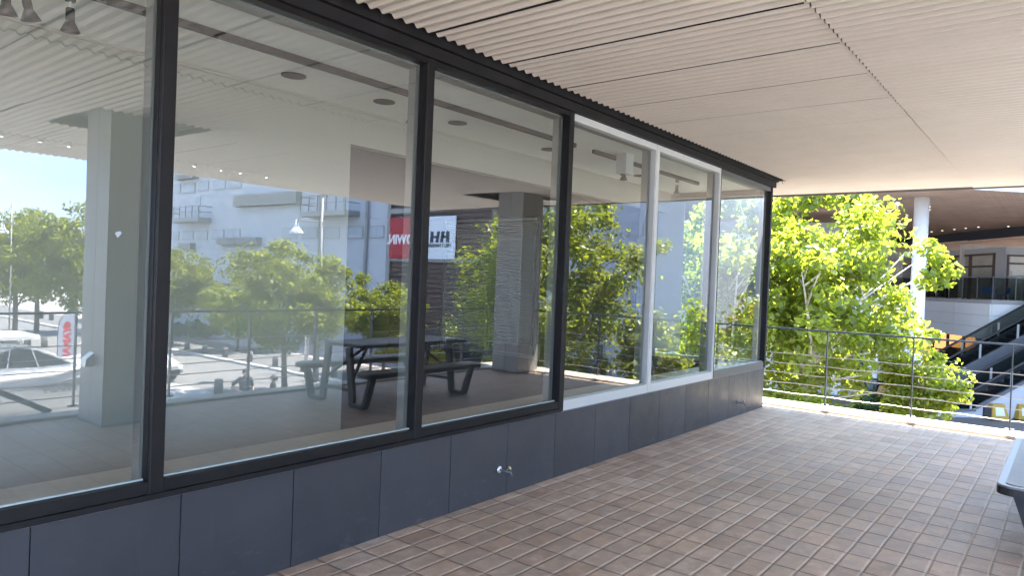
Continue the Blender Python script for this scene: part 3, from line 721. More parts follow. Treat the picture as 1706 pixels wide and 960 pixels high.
def make_tree(label, H, rx, ry, zc, rz, nclump, per, size, leaf, bark, trunk_r=.12, group=None, clump_r=.5, shell=.35, name='tree', lean=0, stems=1, limbs=9, extra=()):
    t = thing(name, label, 'tree', (0,0,0), group)
    tr = MB(); cl = []
    for s_ in range(stems):
        ox = (s_-(stems-1)/2)*.5; top = Vector((ox*2+lean*rx, rng.normal()*.1, zc+rz*.55))
        p0 = Vector((ox*.3,0,0)); pm = p0.lerp(top,.45)+Vector((rng.normal()*.1, rng.normal()*.1, 0))
        spine = [p0, p0.lerp(pm,.5), pm, pm.lerp(top,.5)+Vector((rng.normal()*.12, rng.normal()*.12,0)), top]
        tr.tube(spine, [trunk_r*1.15, trunk_r, trunk_r*.8, trunk_r*.5, trunk_r*.18], 9)
        for k in range(limbs):
            f_ = .35+.6*k/limbs; i_ = min(int(f_*4), 3); st = spine[i_].lerp(spine[i_+1], f_*4-i_)
            az = k*2.4+rng.random(); 
            e_ = Vector((rx*.8*math.cos(az), ry*.8*math.sin(az), 0)); e_.z = zc-st.z+rz*(rng.random()*1.1-.35)
            en = st+Vector((e_.x,e_.y,max(e_.z,.15)))
            md = st.lerp(en,.5)+Vector((rng.normal()*.12, rng.normal()*.12, .12))
            r0 = trunk_r*(.5-.3*f_)
            tr.tube([st, st.lerp(md,.5), md, md.lerp(en,.55)+Vector((0,0,.06)), en], [r0, r0*.85, r0*.65, r0*.4, r0*.12], 6)
            for q in range(3):
                s2 = md.lerp(en, .2+.3*q); e2 = s2+Vector((rng.normal()*.5*rx*.4, rng.normal()*.5*ry*.4, rng.random()*.5*rz*.6))
                e2.z = min(e2.z, zc+rz*.9); tr.tube([s2, s2.lerp(e2,.5)+Vector((0,0,.05)), e2], [r0*.4, r0*.28, r0*.08], 5); cl.append(e2)
    cen = []; rad = []
    while len(cen) < nclump:
        d = rng.normal(size=3); d /= np.linalg.norm(d)
        rr = shell+(1-shell)*rng.random()**.6
        wob = 1+.16*math.sin(d[0]*5+d[2]*4+1)+.12*math.sin(d[1]*7-d[2]*5)
        c = np.array([d[0]*rx*rr*wob+lean*rx*.5, d[1]*ry*rr*wob, zc+d[2]*rz*rr*(1 if d[2] > 0 else .85)])
        if c[2] < zc-rz: continue
        cen.append(c); rad.append(clump_r*(.55+.75*rng.random()))
    for c in cl[:len(cl)]:
        cen.append(np.array(c)); rad.append(clump_r*.6)
    for c in extra:
        cen.append(np.array(c[:3])); rad.append(clump_r*(c[3] if len(c) > 3 else .62)); c = c[:3]
        if c[2] > zc+rz*.55: continue
        c_ = Vector(c); z0_ = min(zc-.4, c_.z-.7); st = Vector((c_.x*.45+rng.normal()*.12, c_.y*.45+rng.normal()*.12, z0_*.4+c_.z*.6-.15)); s2 = Vector((c_.x*.8+rng.normal()*.08, c_.y*.8, c_.z-.18)); tr.tube([Vector((0,0,z0_)), st, s2, c_], [.03,.02,.012,.004], 5)
    tr.build('trunk', bark, t, True)
    V, F = leaves(cen, rad, per, size)
    np_mesh('crown', V, F, leaf, t)
    return t
def EX(px_, py_, d_):
    a_ = depth(px_, py_, d_); b_ = depth(1358, 600, 16.5); q_ = Vector((a_.x-b_.x, a_.y-b_.y, a_.z-GZ))
    q_.rotate(Matrix.Rotation(-.7, 3, 'Z')); return tuple(q_)
# big bright trees beyond the far railing
T = make_tree('tall bright green tree with pale limbs beyond the far railing', 8.2, 2.0, 2.1, 4.45, 3.3, 125, 88, .085, 'leafA', 'barkpale', .16, 'street trees beyond the far railing', .55, .25, 'broadleaf_tree', limbs=11, extra=[EX(e_[0],e_[1],16.2)+tuple(e_[2:]) for e_ in ((1545,412),(1560,430),(1578,452),(1545,465),(1560,470),(1500,500),(1556,560,.36),(1558,598,.34),(1552,628,.3),(1440,345),(1450,360),(1300,345),(1318,335),(1345,332),(1375,330),(1405,330),(1430,328))])
p = depth(1358, 600, 16.5); T.location = (p.x,p.y,GZ); T.rotation_euler = (0,0,.7)
p = depth(1205, 600, 17.5)
T2 = clone(T, (p.x,p.y,GZ), 1.15, .98, 'bright green tree seen through the last pane, left of the tall one')
p = depth(1545, 600, 15.6)
Tb = make_tree('small bright green tree with thin drooping twigs in front of the white column', 4.2, .8, .8, 2.9, 1.0, 30, 90, .065, 'leafA', 'bark', .06, 'street trees beyond the far railing', .42, .2, 'broadleaf_tree', limbs=7)
Tb.location = (p.x,p.y,GZ)
p = depth(1330, 640, 14.6)
Tc = clone(Tb, (p.x,p.y,GZ), 2.0, .78, 'low bright green sapling close below the far railing')

# trees that the windows mirror
A = make_tree('round leafy street tree mirrored in the second pane, the widest there', 6.6, 2.7, 2.6, 3.9, 2.35, 120, 110, .09, 'leafB', 'barkdark', .11, 'street trees along the road', .6, .3, 'street_tree')
p = mdepth(478, 600, 29); A.location = (p.x,p.y,GZ)
def treeat(px, d, s, rz, label, proto=None):
    p = mdepth(px, 600, d); return clone(proto or A, (p.x,p.y,GZ), rz, s, label, 'street trees along the road')
B_ = make_tree('tall leafy street tree by the boat, left of the white banner', 7.9, 2.3, 2.3, 5.0, 2.9, 120, 110, .095, 'leafB', 'barkdark', .14, 'street trees along the road', .6, .3, 'street_tree')
p = mdepth(24, 600, 42.7); B_.location = (p.x,p.y,GZ)
treeat(122, 36.2, 1.02, 1.7, 'tall leafy street tree just behind the white banner', B_)
treeat(60, 50, 1.1, 2.7, 'tall street tree in the back row behind the boat', B_)
treeat(-60, 40, 1.05, .7, 'tall street tree left of the boat, at the picture edge', B_)
treeat(190, 52, 1.15, 4.0, 'back row street tree hidden behind the grey column', B_)
treeat(285, 45, .98, 1.1, 'street tree beside the white car, left of the widest tree', A)
treeat(640, 35, .75, 2.2, 'small street tree in front of the brown slatted shop', A)
treeat(395, 43, .72, 3.2, 'small street tree half hidden behind the widest one', A)
D_ = make_tree('large spreading tree mirrored around the corner column', 8.0, 2.85, 2.8, 4.7, 3.3, 170, 130, .075, 'leafB', 'bark', .16, 'street trees along the road', .62, .3, 'street_tree')
p = mdepth(915, 600, 21.5); D_.location = (p.x,p.y,GZ); D_.rotation_euler = (0,0,1.2)
E_ = make_tree('slim young tree with sparse leaves by the bluish building', 4.6, .9, .9, 2.9, 1.35, 34, 55, .09, 'leafB', 'bark', .05, 'street trees along the road', .4, .2, 'street_tree', limbs=6)
p = mdepth(1085, 600, 20); E_.location = (p.x,p.y,GZ)
p = mdepth(1160, 600, 22); clone(E_, (p.x,p.y,GZ), 2, 1.05, 'slim young tree right of the bare wall, near the end window')
F_ = make_tree('yellow green maple with orange tips mirrored in the last pane', 5.2, 1.15, 1.15, 3.4, 1.7, 60, 60, .09, 'leafD', 'bark', .07, 'street trees along the road', .45, .25, 'maple_tree', limbs=7)
p = mdepth(1243, 600, 27); F_.location = (p.x,p.y,GZ)

def shrub(loc, rx, ry, rz, n, per, size, leaf, label, name='shrub'):
    t = thing(name, label, 'shrub', (0,0,0), 'low shrubs below the terrace')
    st = MB()
    for k in range(6):
        a = k*1.05; st.tube([(0,0,0),(rx*.3*math.cos(a),ry*.3*math.sin(a),rz*.5),(rx*.6*math.cos(a),ry*.6*math.sin(a),rz*1.0)], [.03,.02,.008], 5)
    st.build('stems', 'barkdark', t)
    cen = []; rad = []
    for k in range(n):
        d = rng.normal(size=3); d /= np.linalg.norm(d); r_ = rng.random()**.4
        cen.append([d[0]*rx*r_, d[1]*ry*r_, rz*.75+d[2]*rz*.75*r_]); rad.append(min(rx,ry,rz)*.35)
    V, F = leaves(cen, rad, per, size); np_mesh('foliage', V, F, leaf, t); t.location = loc; return t
p = at(1455,690,Z=GZ); shrub((p.x,p.y,GZ), 1.3, .9, .65, 40, 60, .07, 'leafC', 'dark green shrub at the foot of the white column')
p = at(1300,690,Z=GZ); shrub((p.x,p.y,GZ), 1.2, .9, .6, 30, 60, .07, 'leafB', 'light green shrub below the near end of the railing')
p = mir(660,606,Z=GZ); shrub((p.x,p.y,GZ), 1.5, 1.3, .55, 40, 60, .07, 'flower', 'yellow flowering shrub behind the picnic table')
p = mir(725,610,Z=GZ); shrub((p.x,p.y,GZ), 1.2, 1.1, .6, 40, 60, .07, 'flower', 'yellow flowering shrub left of the corner column')
p = mir(310,562,Z=GZ); shrub((p.x,p.y,GZ+.1), 1.6, 1.6, .8, 30, 60, .09, 'leafC', 'dark shrub on the far pavement behind the bollards')
p = mir(345,566,Z=GZ); shrub((p.x,p.y,GZ+.1), 1.3, 1.5, .6, 30, 60, .09, 'leafB', 'lighter shrub on the far pavement right of the dark one')
p = mir(985,640,Z=GZ); shrub((p.x,p.y,GZ), 1.0, .9, 1.0, 40, 60, .07, 'leafB', 'green shrub in front of the bluish wall')
p = mir(1130,665,Z=GZ); shrub((p.x,p.y,GZ), 1.3, .9, 1.1, 40, 60, .07, 'leafC', 'dark shrub near the end window reflection')

# ================================================================== MIRRORED SIDE OF THE STREET
XF = 30.5
def yf(px): return mir(px, 450, X=XF).y
def pf(px, py): return mir(px, py, X=XF)
wb = thing('white_building', 'long white clad building with window rows, louvres and small steel balconies', 'building', (XF,-46,GZ))
yN, yFar = yf(643), yf(268)
wm = MB(); wm.box((XF,yFar,GZ), (XF+14,yN,11.5)); wm.build('wall', 'wbuild', wb)
lw = MB(); lw.box((XF-.06,yFar,GZ), (XF-.002,yN,-.2)); lw.build('lower_wall', 'lowwall', wb)
for pa, pb, yc, hh in ((286,302,315,.42),(307,326,313,.42),(332,349,310,.42),(358,377,308,.42),(383,404,306,.42)):
    a = pf(pa,yc); b = pf(pb,yc); z = pf((pa+pb)/2,yc).z
    o = MB().box((XF-.05,a.y,z-hh), (XF-.002,b.y,z+hh)).build('window', 'louvre', wb); MB().box((XF-.056,a.y+.1,z-hh+.08), (XF-.052,b.y-.1,z+hh-.08)).build('pane', 'winpale', o)
for pa, pb, yc in ((286,299,393),(305,324,392),(329,348,391.5),(355,375,390.5),(381,402,389.5),(470,496,388.5),(505,531,388),(543,568,387.5),(579,606,387),(617,641,386.5)):
    a = pf(pa,yc); b = pf(pb,yc); z = pf((pa+pb)/2,yc).z; hh = .42
    o = MB().box((XF-.05,a.y,z-hh), (XF-.002,b.y,z+hh)).build('window', 'louvre', wb)
    mid = (a.y+b.y)/2; q = MB(); q.box((XF-.056,min(a.y,b.y)+.08,z-hh+.07), (XF-.052,mid-.03,z+hh-.07)); q.box((XF-.056,mid+.03,z-hh+.07), (XF-.052,max(a.y,b.y)-.08,z+hh-.07)); q.build('pane', 'winpale', o)
for pa, pb, yt, yb_ in ((400,504,322,342),(371,437,395,408),(306,327,405,417),(301,332,290,299)):
    a = pf(pa,(yt+yb_)/2); b = pf(pb,(yt+yb_)/2); zt = pf((pa+pb)/2,yt).z; zb = pf((pa+pb)/2,yb_).z
    m = MB(); n_ = 4
    for k in range(n_):
        z0 = zb+(zt-zb)*k/n_; m.box((XF-.55,a.y,z0), (XF-.002,b.y,z0+(zt-zb)/n_*.78))
    m.box((XF-.5,min(a.y,b.y)+.1,zb), (XF-.01,max(a.y,b.y)-.1,zt-.05)); m.build('louvre_box', 'louvre', wb)
def balcony(pa, pb, yt, yb_, yr):
    a = pf(pa,(yt+yb_)/2); b = pf(pb,(yt+yb_)/2); y0, y1 = min(a.y,b.y), max(a.y,b.y); zt = pf((pa+pb)/2,yt).z; zb = pf((pa+pb)/2,yb_).z; zr = pf((pa+pb)/2,yr).z
    o = MB().box((XF-1.2,y0,zb), (XF-.002,y1,zt)).build('balcony', 'louvre', wb)
    m = MB(); n_ = 5
    for k in range(n_+1):
        y_ = y0+.03+(y1-y0-.06)*k/n_; m.bar((XF-1.17,y_,zt), (XF-1.17,y_,zr), .06, .06)
    for z_ in (zr,(zr+zt)/2):
        m.bar((XF-1.17,y0,z_), (XF-1.17,y1,z_), .05, .05)
        for y_ in (y0+.03,y1-.03): m.bar((XF-1.17,y_,z_), (XF-.02,y_,z_), .05, .05)
    m.build('balcony_rail', 'darkgrey', o)
    d = (y0+y1)/2; q = MB().box((XF-.05,d-.1,zt), (XF-.002,d+.8,zt+1.9)); q.build('door', 'winpale', wb)
balcony(300,354,364,371,346); balcony(524,600,354,362,329)
for px_ in (536,612):
    a = pf(px_,430); MB().tube([(XF-.16,a.y,-3.2),(XF-.16,a.y,11.4)], .11, 10).build('downpipe', 'louvre', wb)
a = pf(345,432); m = MB().tube([(XF-.01,a.y+.8,a.z),(XF-.9,a.y+.8,a.z)], .05, 6); m.lathe((XF-.9,a.y+.8,a.z-.25), [(.25,0),(.2,.1),(.06,.3)], 12); m.build('wall_lamp', 'darkgrey', wb)
a = pf(338,470); b = pf(384,490); MB().box((XF-.4,a.y,b.z-.6), (XF-.062,b.y,a.z)).build('entrance_canopy', 'darkgrey', wb)

# brown slatted shop with two sign panels
yb0, yb1 = yf(645), yf(815)
sb = thing('slatted_shop', 'brown horizontal slatted shop front next to the white building', 'building', (XF,(yb0+yb1)/2,GZ))
MB().box((XF+.12,yb0,GZ), (XF+12,yb1,6.6)).build('wall', 'darkgrey', sb)
m = MB()
for k in range(26):
    z_ = -1.2+.30*k; m.box((XF-.03,yb0+.02,z_), (XF+.11,yb1-.02,z_+.2))
m.build('slats', 'slat', sb)
m = MB()
for py in (354,436): 
    z_ = pf(700,py).z; m.box((XF-.07,yb0+.01,z_), (XF-.032,yb1-.01,z_+.28))
m.box((XF-.08,yb0+.01,-1.6), (XF-.032,yb0+.3,6.4)); m.build('trim_band', 'louvre', sb)
MB().box((XF-.06,yb0+.3,GZ), (XF+.1,yb1-.3,-1.3)).build('shop_window', 'darkglass', sb)
def signpanel(pa, pb, yt, yb_, matn, label):
    a = pf(pa,(yt+yb_)/2).y; b = pf(pb,(yt+yb_)/2).y; zt = pf((pa+pb)/2,yt).z; zb = pf((pa+pb)/2,yb_).z
    t = thing('shop_sign', label, 'sign', (XF-.12,(a+b)/2,zb), 'sign panels on the slatted shop')
    MB().box((XF-.16,min(a,b),zb), (XF-.085,max(a,b),zt)).build('board', matn, t)
    return t, min(a,b), max(a,b), zb, zt
t, y0, y1, zb, zt = signpanel(653,697,363,431,'red','red sign panel with white capital letters')
m = MB(); put_text(m, "EDWIN.", (y1-y0)*.34, (XF-.17,(y0+y1)/2,zb+(zt-zb)*.46), (0,-1,0), (0,0,1), .012, sx=1.0, bold=.028); m.build('lettering', 'signwhite', t)
MB().tube([(XF-.16,(y0+y1)/2+.1,zt-.02),(XF-.5,(y0+y1)/2+.1,zt+.05)], .03, 6).build('sign_lamp', 'lampw', t)
t, y0, y1, zb, zt = signpanel(713,762,361,432,'lightblue','pale sign panel with two black interlocking letters')
# the two slanted H shapes
m = MB(); Hh = (zt-zb)*.26; zc = zb+(zt-zb)*.52; W_ = (y1-y0); yc = (y0+y1)/2
def gl(u0, u1, v0, v1, sl=0):
    P4 = [(u0,v0),(u1,v0),(u1+sl*(v1-v0),v1),(u0+sl*(v1-v0),v1)]
    m.prism([(XF-.168, yc-u*W_*.62, zc+v*Hh) for u, v in P4], (-.012,0,0))
gl(-.5,-.33,-.5,.5); gl(-.18,-.02,-.5,.5,-.06); gl(-.335,-.16,-.1,.1)
gl(.06,.21,-.5,.5,-.06); gl(.34,.5,-.5,.5); gl(.19,.345,-.1,.1)
put_text(m, "HELLY HANSEN", W_*.105, (XF-.168,yc,zc-Hh*.78), (0,-1,0), (0,0,1), .01, bold=.008); m.build('lettering', 'signblack', t)

# bluish building to the right
b2 = thing('bluish_building', 'plain bluish white building with one pair of small windows behind the corner trees', 'building', (XF,-12,GZ))
ya_, yb_ = yf(835), yf(1165)
MB().box((XF+.3,min(ya_,yb_),GZ), (XF+13,max(ya_,yb_),8.2)).build('wall', 'wbuild2', b2)
MB().box((XF+.22,min(ya_,yb_)+.02,GZ), (XF+.298,max(ya_,yb_)-.02,-.6)).build('lower_wall', 'lowwall', b2)
for pa, pb in ((1026,1044),(1047,1066)):
    a = pf(pa,382); b = pf(pb,382); z = a.z
    o = MB().box((XF+.24,a.y,z-.32), (XF+.298,b.y,z+.32)).build('window', 'louvre', b2); MB().box((XF+.232,a.y-.06,z-.26), (XF+.238,b.y+.06,z+.26)).build('pane', 'wbuild2', o)
a = pf(988,600); MB().box((XF-.4,a.y-.5,a.z-.8), (XF+.21,a.y+.5,a.z+.8)).build('entrance_canopy', 'darkgrey', b2)

# bollards
bo = thing('bollard', 'grey bollard in the kerb row, nearest to the tall silver pole', 'bollard', (0,0,0), 'bollards along the road')
MB().lathe((0,0,0), [(.15,0),(.15,.52),(.135,.55),(.0,.56)], 18).build('post', 'bollard', bo, True)
MB().lathe((0,0,.42), [(.153,0),(.153,.04)], 18).build('band', 'kerbstone', bo)
ords = ['second','third','fourth','fifth','sixth','seventh','eighth','ninth','tenth']
ys_ = [-24.2,-26.65,-29.1,-31.6,-34.1,-36.4,-38.5,-40.9,-43.3]
bo.location = (21.2,ys_[0],GZ+.1)
for k, y_ in enumerate(ys_[1:]): clone(bo, (21.2,y_,GZ+.1), 0, 1, 'grey bollard in the kerb row, %s counted from the silver pole' % ords[k])
clone(bo, (15.2,-46,GZ), 0, 1.25, 'grey bollard behind the boat cabin, the left one of two')
clone(bo, (15.5,-44.2,GZ), 0, 1.1, 'grey bollard behind the boat cabin, the right one of two')
clone(bo, (22.4,-64,GZ+.1), 0, 1.2, 'distant grey bollard under the trees, right of another')
clone(bo, (22.4,-66.3,GZ+.1), 0, 1.2, 'distant grey bollard under the trees, left of another')
clone(bo, (14.9,-23.4,GZ), 0, 1.15, 'grey bollard on the near side of the road beside the man')

# lamps
def street_lamp(base, top, arm, label, poleR=.07):
    """pole base, height of pole top, arm vector to the lamp head"""
    b = Vector(base); t = thing('street_lamp', label, 'street lamp', b, 'street lamps with white bell shades')
    tp = Vector((b.x,b.y,top)); MB().tube([b, b.lerp(tp,.5), tp], [poleR*1.2,poleR,poleR*.8], 10).build('pole', 'louvre', t, True)
    az = tp-Vector((0,0,1.1)); hd_ = az+Vector(arm)
    m = MB().tube([az-Vector(arm)*.18, hd_], .03, 7); m.tube([tp-Vector((0,0,.1)), hd_], .014, 6); m.build('arm', 'louvre', t)
    MB().lathe(hd_-Vector((0,0,.62)), [(.34,0),(.34,.03),(.30,.12),(.22,.24),(.13,.32),(.10,.36),(.10,.5),(.06,.52),(.03,.66)], 20).build('lamp_shade', 'lampw', t, True)
    return t
p = mdepth(530, 600, 33); right = Vector((rt[0],-rt[1],0)).normalized()
q = mdepth(541, 345, 33)
street_lamp((p.x,p.y,GZ), mdepth(538,330,33).z, -right*1.2, 'bell shaded street lamp mirrored in front of the white building')
p = mdepth(14, 600, 40); street_lamp((p.x,p.y,GZ), mdepth(18,338,40).z, -right*.5, 'bell shaded street lamp against the sky above the boat', .04)
p = mdepth(1172, 640, 22); street_lamp((p.x,p.y,GZ), mdepth(1178,530,22).z, -right*.85, 'bell shaded street lamp mirrored low in the second white framed pane')
p = mir(511,622,Z=GZ); tag(MB().tube([(p.x,p.y,GZ+.1),(p.x,p.y,GZ+2.1),(p.x,p.y,GZ+4.2)], [.11,.09,.08], 12).build('utility_pole', 'chrome', smooth=True), 'tall silver pole standing in the bollard row by the bright paving', 'pole')

# banner flag
p = mdepth(112, 590, 31); tb = thing('banner_flag', 'white upright banner flag with red vertical lettering behind the boat', 'banner', (p.x,p.y,GZ))
u = right; zt = mdepth(118,519,31).z; zb = zt-2.9; cx_ = Vector((p.x,p.y,0))
prof = [(-.40,zb),(.40,zb),(.40,zt-.1),(.38,zt),(.1,zt-.06),(-.2,zt-.25),(-.36,zt-.55),(-.40,zt-.9)]
nrm_ = Vector((-u.y,u.x,0)); nrm_ = nrm_ if nrm_.dot(Vector((CAM[0]-p.x, CAM[1]-p.y,0))) > 0 else -nrm_
MB().prism([cx_+u*a_+Vector((0,0,z_)) for a_, z_ in prof], nrm_*.01).build('cloth', 'flag', tb)
m = MB(); 
xt = Vector((0,0,-1)); yt = nrm_.cross(xt)                # letters turned sideways, reading downwards
put_text(m, "YAMAHA", .44, cx_+Vector((0,0,zt-1.6))+nrm_*.02+yt*0, xt, yt, .006, bold=.022)
m.lathe(cx_+Vector((0,0,zt-.62))+nrm_*.015, [(.15,0),(.15,.01),(.12,.011),(.12,0)], 18, axis=nrm_)
for k in range(3): m.bar(cx_+Vector((0,0,zt-.62))+nrm_*.02, cx_+Vector((0,0,zt-.62))+nrm_*.02+(xt*math.cos(k*2.094)+yt*math.sin(k*2.094))*.13, .025, .01, up=nrm_)
m.build('lettering', 'signred', tb)
MB().tube([cx_-u*.42+Vector((0,0,GZ+.1)), cx_-u*.42+Vector((0,0,zt-.9)), cx_-u*.37+Vector((0,0,zt-.5)), cx_-u*.2+Vector((0,0,zt-.2)), cx_+u*.1+Vector((0,0,zt-.04)), cx_+u*.39+Vector((0,0,zt+.01))], .02, 7).build('pole', 'rail', tb, True)
MB().box((p.x-.35,p.y-.35,GZ), (p.x+.35,p.y+.35,GZ+.12), bev=.03).build('base', 'rubber', tb)

# boat on its trailer, bow towards +X
pb_ = mir(75, 640, Z=-1.62); bx, by = pb_.x, pb_.y
bt = thing('motor_boat', 'white motor boat with a dark cabin window band parked below the terrace', 'boat', (bx-1.5,by-1.1,GZ))
zk = GZ+.88
secs = [(-4.6,1.08,1.02,1.0),(-3.0,1.12,1.06,1.02),(-1.2,1.15,1.08,1.08),(.4,1.12,1.0,1.18),(1.3,.95,.72,1.32),(1.9,.62,.34,1.45),(2.35,.28,.08,1.55),(2.5,.03,.01,1.60)]
def sec(x, bs, bc, h, k=0):
    keel = 0 if x < 1.5 else (x-1.5)**2*.18
    return [(x,0,zk+keel), (x,bc*.9,zk+keel+.30*(1-keel*.4)), (x,bs*.97,zk+h*.72), (x,bs,zk+h), (x,bs*.97,zk+h+.04)]
hull = MB(); rows = []
ox, oy = bx-.25, by-1.12
for s_ in secs:
    h_ = sec(*s_); full = h_ + [(a_,-b_,c_) for a_,b_,c_ in h_[::-1][:-1]]
    rows.append([(a_+ox,b_+oy,c_) for a_,b_,c_ in full])
n_ = len(rows[0]); vs = [q for r_ in rows for q in r_]; fs = []; 
for i_ in range(len(rows)-1):
    for k in range(n_-1): fs.append((i_*n_+k, i_*n_+k+1, (i_+1)*n_+k+1, (i_+1)*n_+k))
fs.append(tuple(range(n_)))
hull.add(vs, fs); ho = hull.build('hull', 'hullgrey', bt, True)
dk = MB(); dv = []; 
for s_ in secs:
    h_ = sec(*s_); x_, y_, z_ = h_[-1]; dv += [(x_+ox,y_+oy,z_), (x_+ox,oy,z_+.10), (x_+ox,-y_+oy,z_)]
df = []
for i_ in range(len(secs)-1):
    for k in range(2): df.append((i_*3+k, i_*3+k+1, (i_+1)*3+k+1, (i_+1)*3+k))
dk.add(dv, df); dk.build('deck', 'gel', bt, True)
gw = MB()
for s__ in (1,-1): gw.tube([(s_[0]+ox, s__*s_[1]*.99+oy, zk+s_[3]+.03) for s_ in secs], .06, 8)
gw.build('gunwale', 'gel', bt, True)
st_ = MB()
for dz, wd_ in ((-.16,.025),(-.25,.015)):
    st_.tube([(s_[0]+ox, s_[1]*1.0+oy+.004, zk+s_[3]+dz*(1+.25*i_)) for i_, s_ in enumerate(secs[2:6])], wd_, 5)
st_.build('stripe', 'darkgrey', bt)
m = MB(); sx_ = ox+.75
put_text(m, "YFR-24", .34, (sx_,oy+1.125,zk+.86), Vector((-.98,.17,0)).normalized(), Vector((0,.08,1)).normalized(), .012, shear=.25, sx=1.1, bold=.015); m.build('lettering', 'darkgrey', bt)
# cabin: side wall, roof, window band
cab = MB(); cp = [(-2.4,1.06),(-2.3,2.05),(-1.0,2.12),(.0,2.0),(1.15,1.42),(1.5,1.25)]
cab.prism([(a_+ox,oy-.78,zk+b_) for a_,b_ in cp], (0,1.56,0)); cab.build('cabin', 'gel', bt)
wb_ = MB(); wp = [(-1.15,1.42),(-.85,1.78),(-.3,1.93),(.15,1.86),(.7,1.60),(1.0,1.44),(.1,1.40)]
for s__ in (1,-1): wb_.prism([(a_+ox,oy+s__*.782,zk+b_) for a_,b_ in wp], (0,s__*.012,0))
wo = wb_.build('cabin_window', 'tint', bt)
fr_ = MB()
for s__ in (1,-1):
    for a_,b_,c_,d_ in ((-.5,1.42,-.45,1.90),(.2,1.42,.05,1.88)): fr_.bar((a_+ox,oy+s__*.80,zk+b_), (c_+ox,oy+s__*.80,zk+d_), .02, .04, up=(0,1,0))
fr_.build('window_bar', 'gel', wo)
ht = MB(); ht.prism([(x_+ox,y_+oy,zk+2.16) for x_,y_ in plank((-1.35,0),3.2,1.9,0,0,.3)], (0,0,.09)); ht.build('hardtop', 'gel', bt)
pst = MB()
for x_ in (-2.6,-.2):
    for s__ in (1,-1): pst.tube([(x_+ox+.1,oy+s__*.7,zk+1.3),(x_+ox,oy+s__*.75,zk+2.17)], .03, 7)
pst.build('hardtop_post', 'chrome', bt)
rl = MB()
for s__ in (1,-1): rl.tube([(s_[0]+ox, s__*s_[1]*.9+oy, zk+s_[3]+.42) for s_ in secs[4:]], .016, 6)
rl.build('bow_rail', 'chrome', bt, True)
tr_ = thing('boat_trailer', 'steel trailer carrying the white motor boat', 'trailer', (ox-1,oy,GZ))
m = MB()
for s__ in (1,-1): m.bar((ox-4.2,oy+s__*.75,GZ+.5), (ox+1.6,oy+s__*.55,GZ+.5), .07, .1); m.bar((ox+1.6,oy+s__*.55,GZ+.5), (ox+3.6,oy,GZ+.45), .07, .1)
for x_ in (-3.8,-1.5,.8): m.bar((ox+x_,oy-.75,GZ+.56), (ox+x_,oy+.75,GZ+.56), .07, .08); 
for x_ in (-3.2,-1.0,.9):
    for s__ in (1,-1): m.bar((ox+x_,oy+s__*.5,GZ+.6), (ox+x_,oy+s__*.62,GZ+.98), .06, .12)
m.build('chassis', 'chrome', tr_)
for x_ in (-2.4,-1.6):
    for s__ in (1,-1):
        o = MB().lathe((ox+x_,oy+s__*1.0,GZ+.32), [(.14,-.09),(.30,-.09),(.32,-.06),(.32,.06),(.30,.09),(.14,.09)], 22, axis=(0,1,0)).build('wheel', 'rubber', tr_, True)
        MB().lathe((ox+x_,oy+s__*1.0,GZ+.32), [(.05,-.095),(.139,-.08),(.139,.08),(.05,.095)], 16, axis=(0,1,0)).build('rim', 'chrome', o)
# sloping rail of the outside stair in front of the boat
a = mir(-40,640,Y=-5.6); b = mir(86,688,Y=-5.6)
sr = thing('stair_handrail', 'dark sloping stair handrail just outside the terrace, in front of the boat', 'handrail', (a.x,-5.6,-.3))
MB().bar(a, b, .05, .06).build('top_rail', 'rail', sr)
m = MB(); m.bar(b+Vector((-.06,0,0)), (b.x-.1,-5.6,-.32), .035, .035); m.bar(a, (a.x,-5.6,-.32), .035, .035); m.build('post', 'rail', sr)
structure(MB().box((-6,-6.6,-.5), (b.x+.4,-5.02,-.32)), 'stair_landing', 'footway')

# white car facing the terrace
p = mir(270, 640, Z=GZ); cxr, cyr = p.x, p.y-2.0
cr_ = thing('parked_car', 'white car with its front towards the terrace, half hidden by the mullion', 'car', (cxr,cyr,GZ))
prof_ = [(2.05,.42),(2.12,.62),(2.02,.80),(1.15,.98),(.45,1.42),(-.9,1.50),(-1.75,1.36),(-2.08,.95),(-2.1,.45)]
W2 = .86; m = MB(); rows = []
for s__, sc_ in ((-1,.86),(-.93,1),(.93,1),(1,.86)):
    rows.append([(cxr+s__*W2*(1 if z_ < 1.0 else .84), cyr+y_*(1-.03*(1-sc_)), GZ+ (.42+(z_-.42)*(.97 if sc_ < 1 else 1))) for y_, z_ in prof_])
n_ = len(prof_); vs = [q for r_ in rows for q in r_]; fs = []
for i_ in range(3):
    for k in range(n_): fs.append((i_*n_+k, i_*n_+(k+1) % n_, (i_+1)*n_+(k+1) % n_, (i_+1)*n_+k))
fs += [tuple(range(n_)), tuple(range(3*n_,4*n_))]
m.add(vs, fs); m.build('body', 'carpaint', cr_, True)
q = MB(); q.prism([(cxr-.66,cyr+1.10,GZ+1.03),(cxr+.66,cyr+1.10,GZ+1.03),(cxr+.58,cyr+.50,GZ+1.41),(cxr-.58,cyr+.50,GZ+1.41)], (0,.012,.018)); q.build('windscreen', 'tint', cr_)
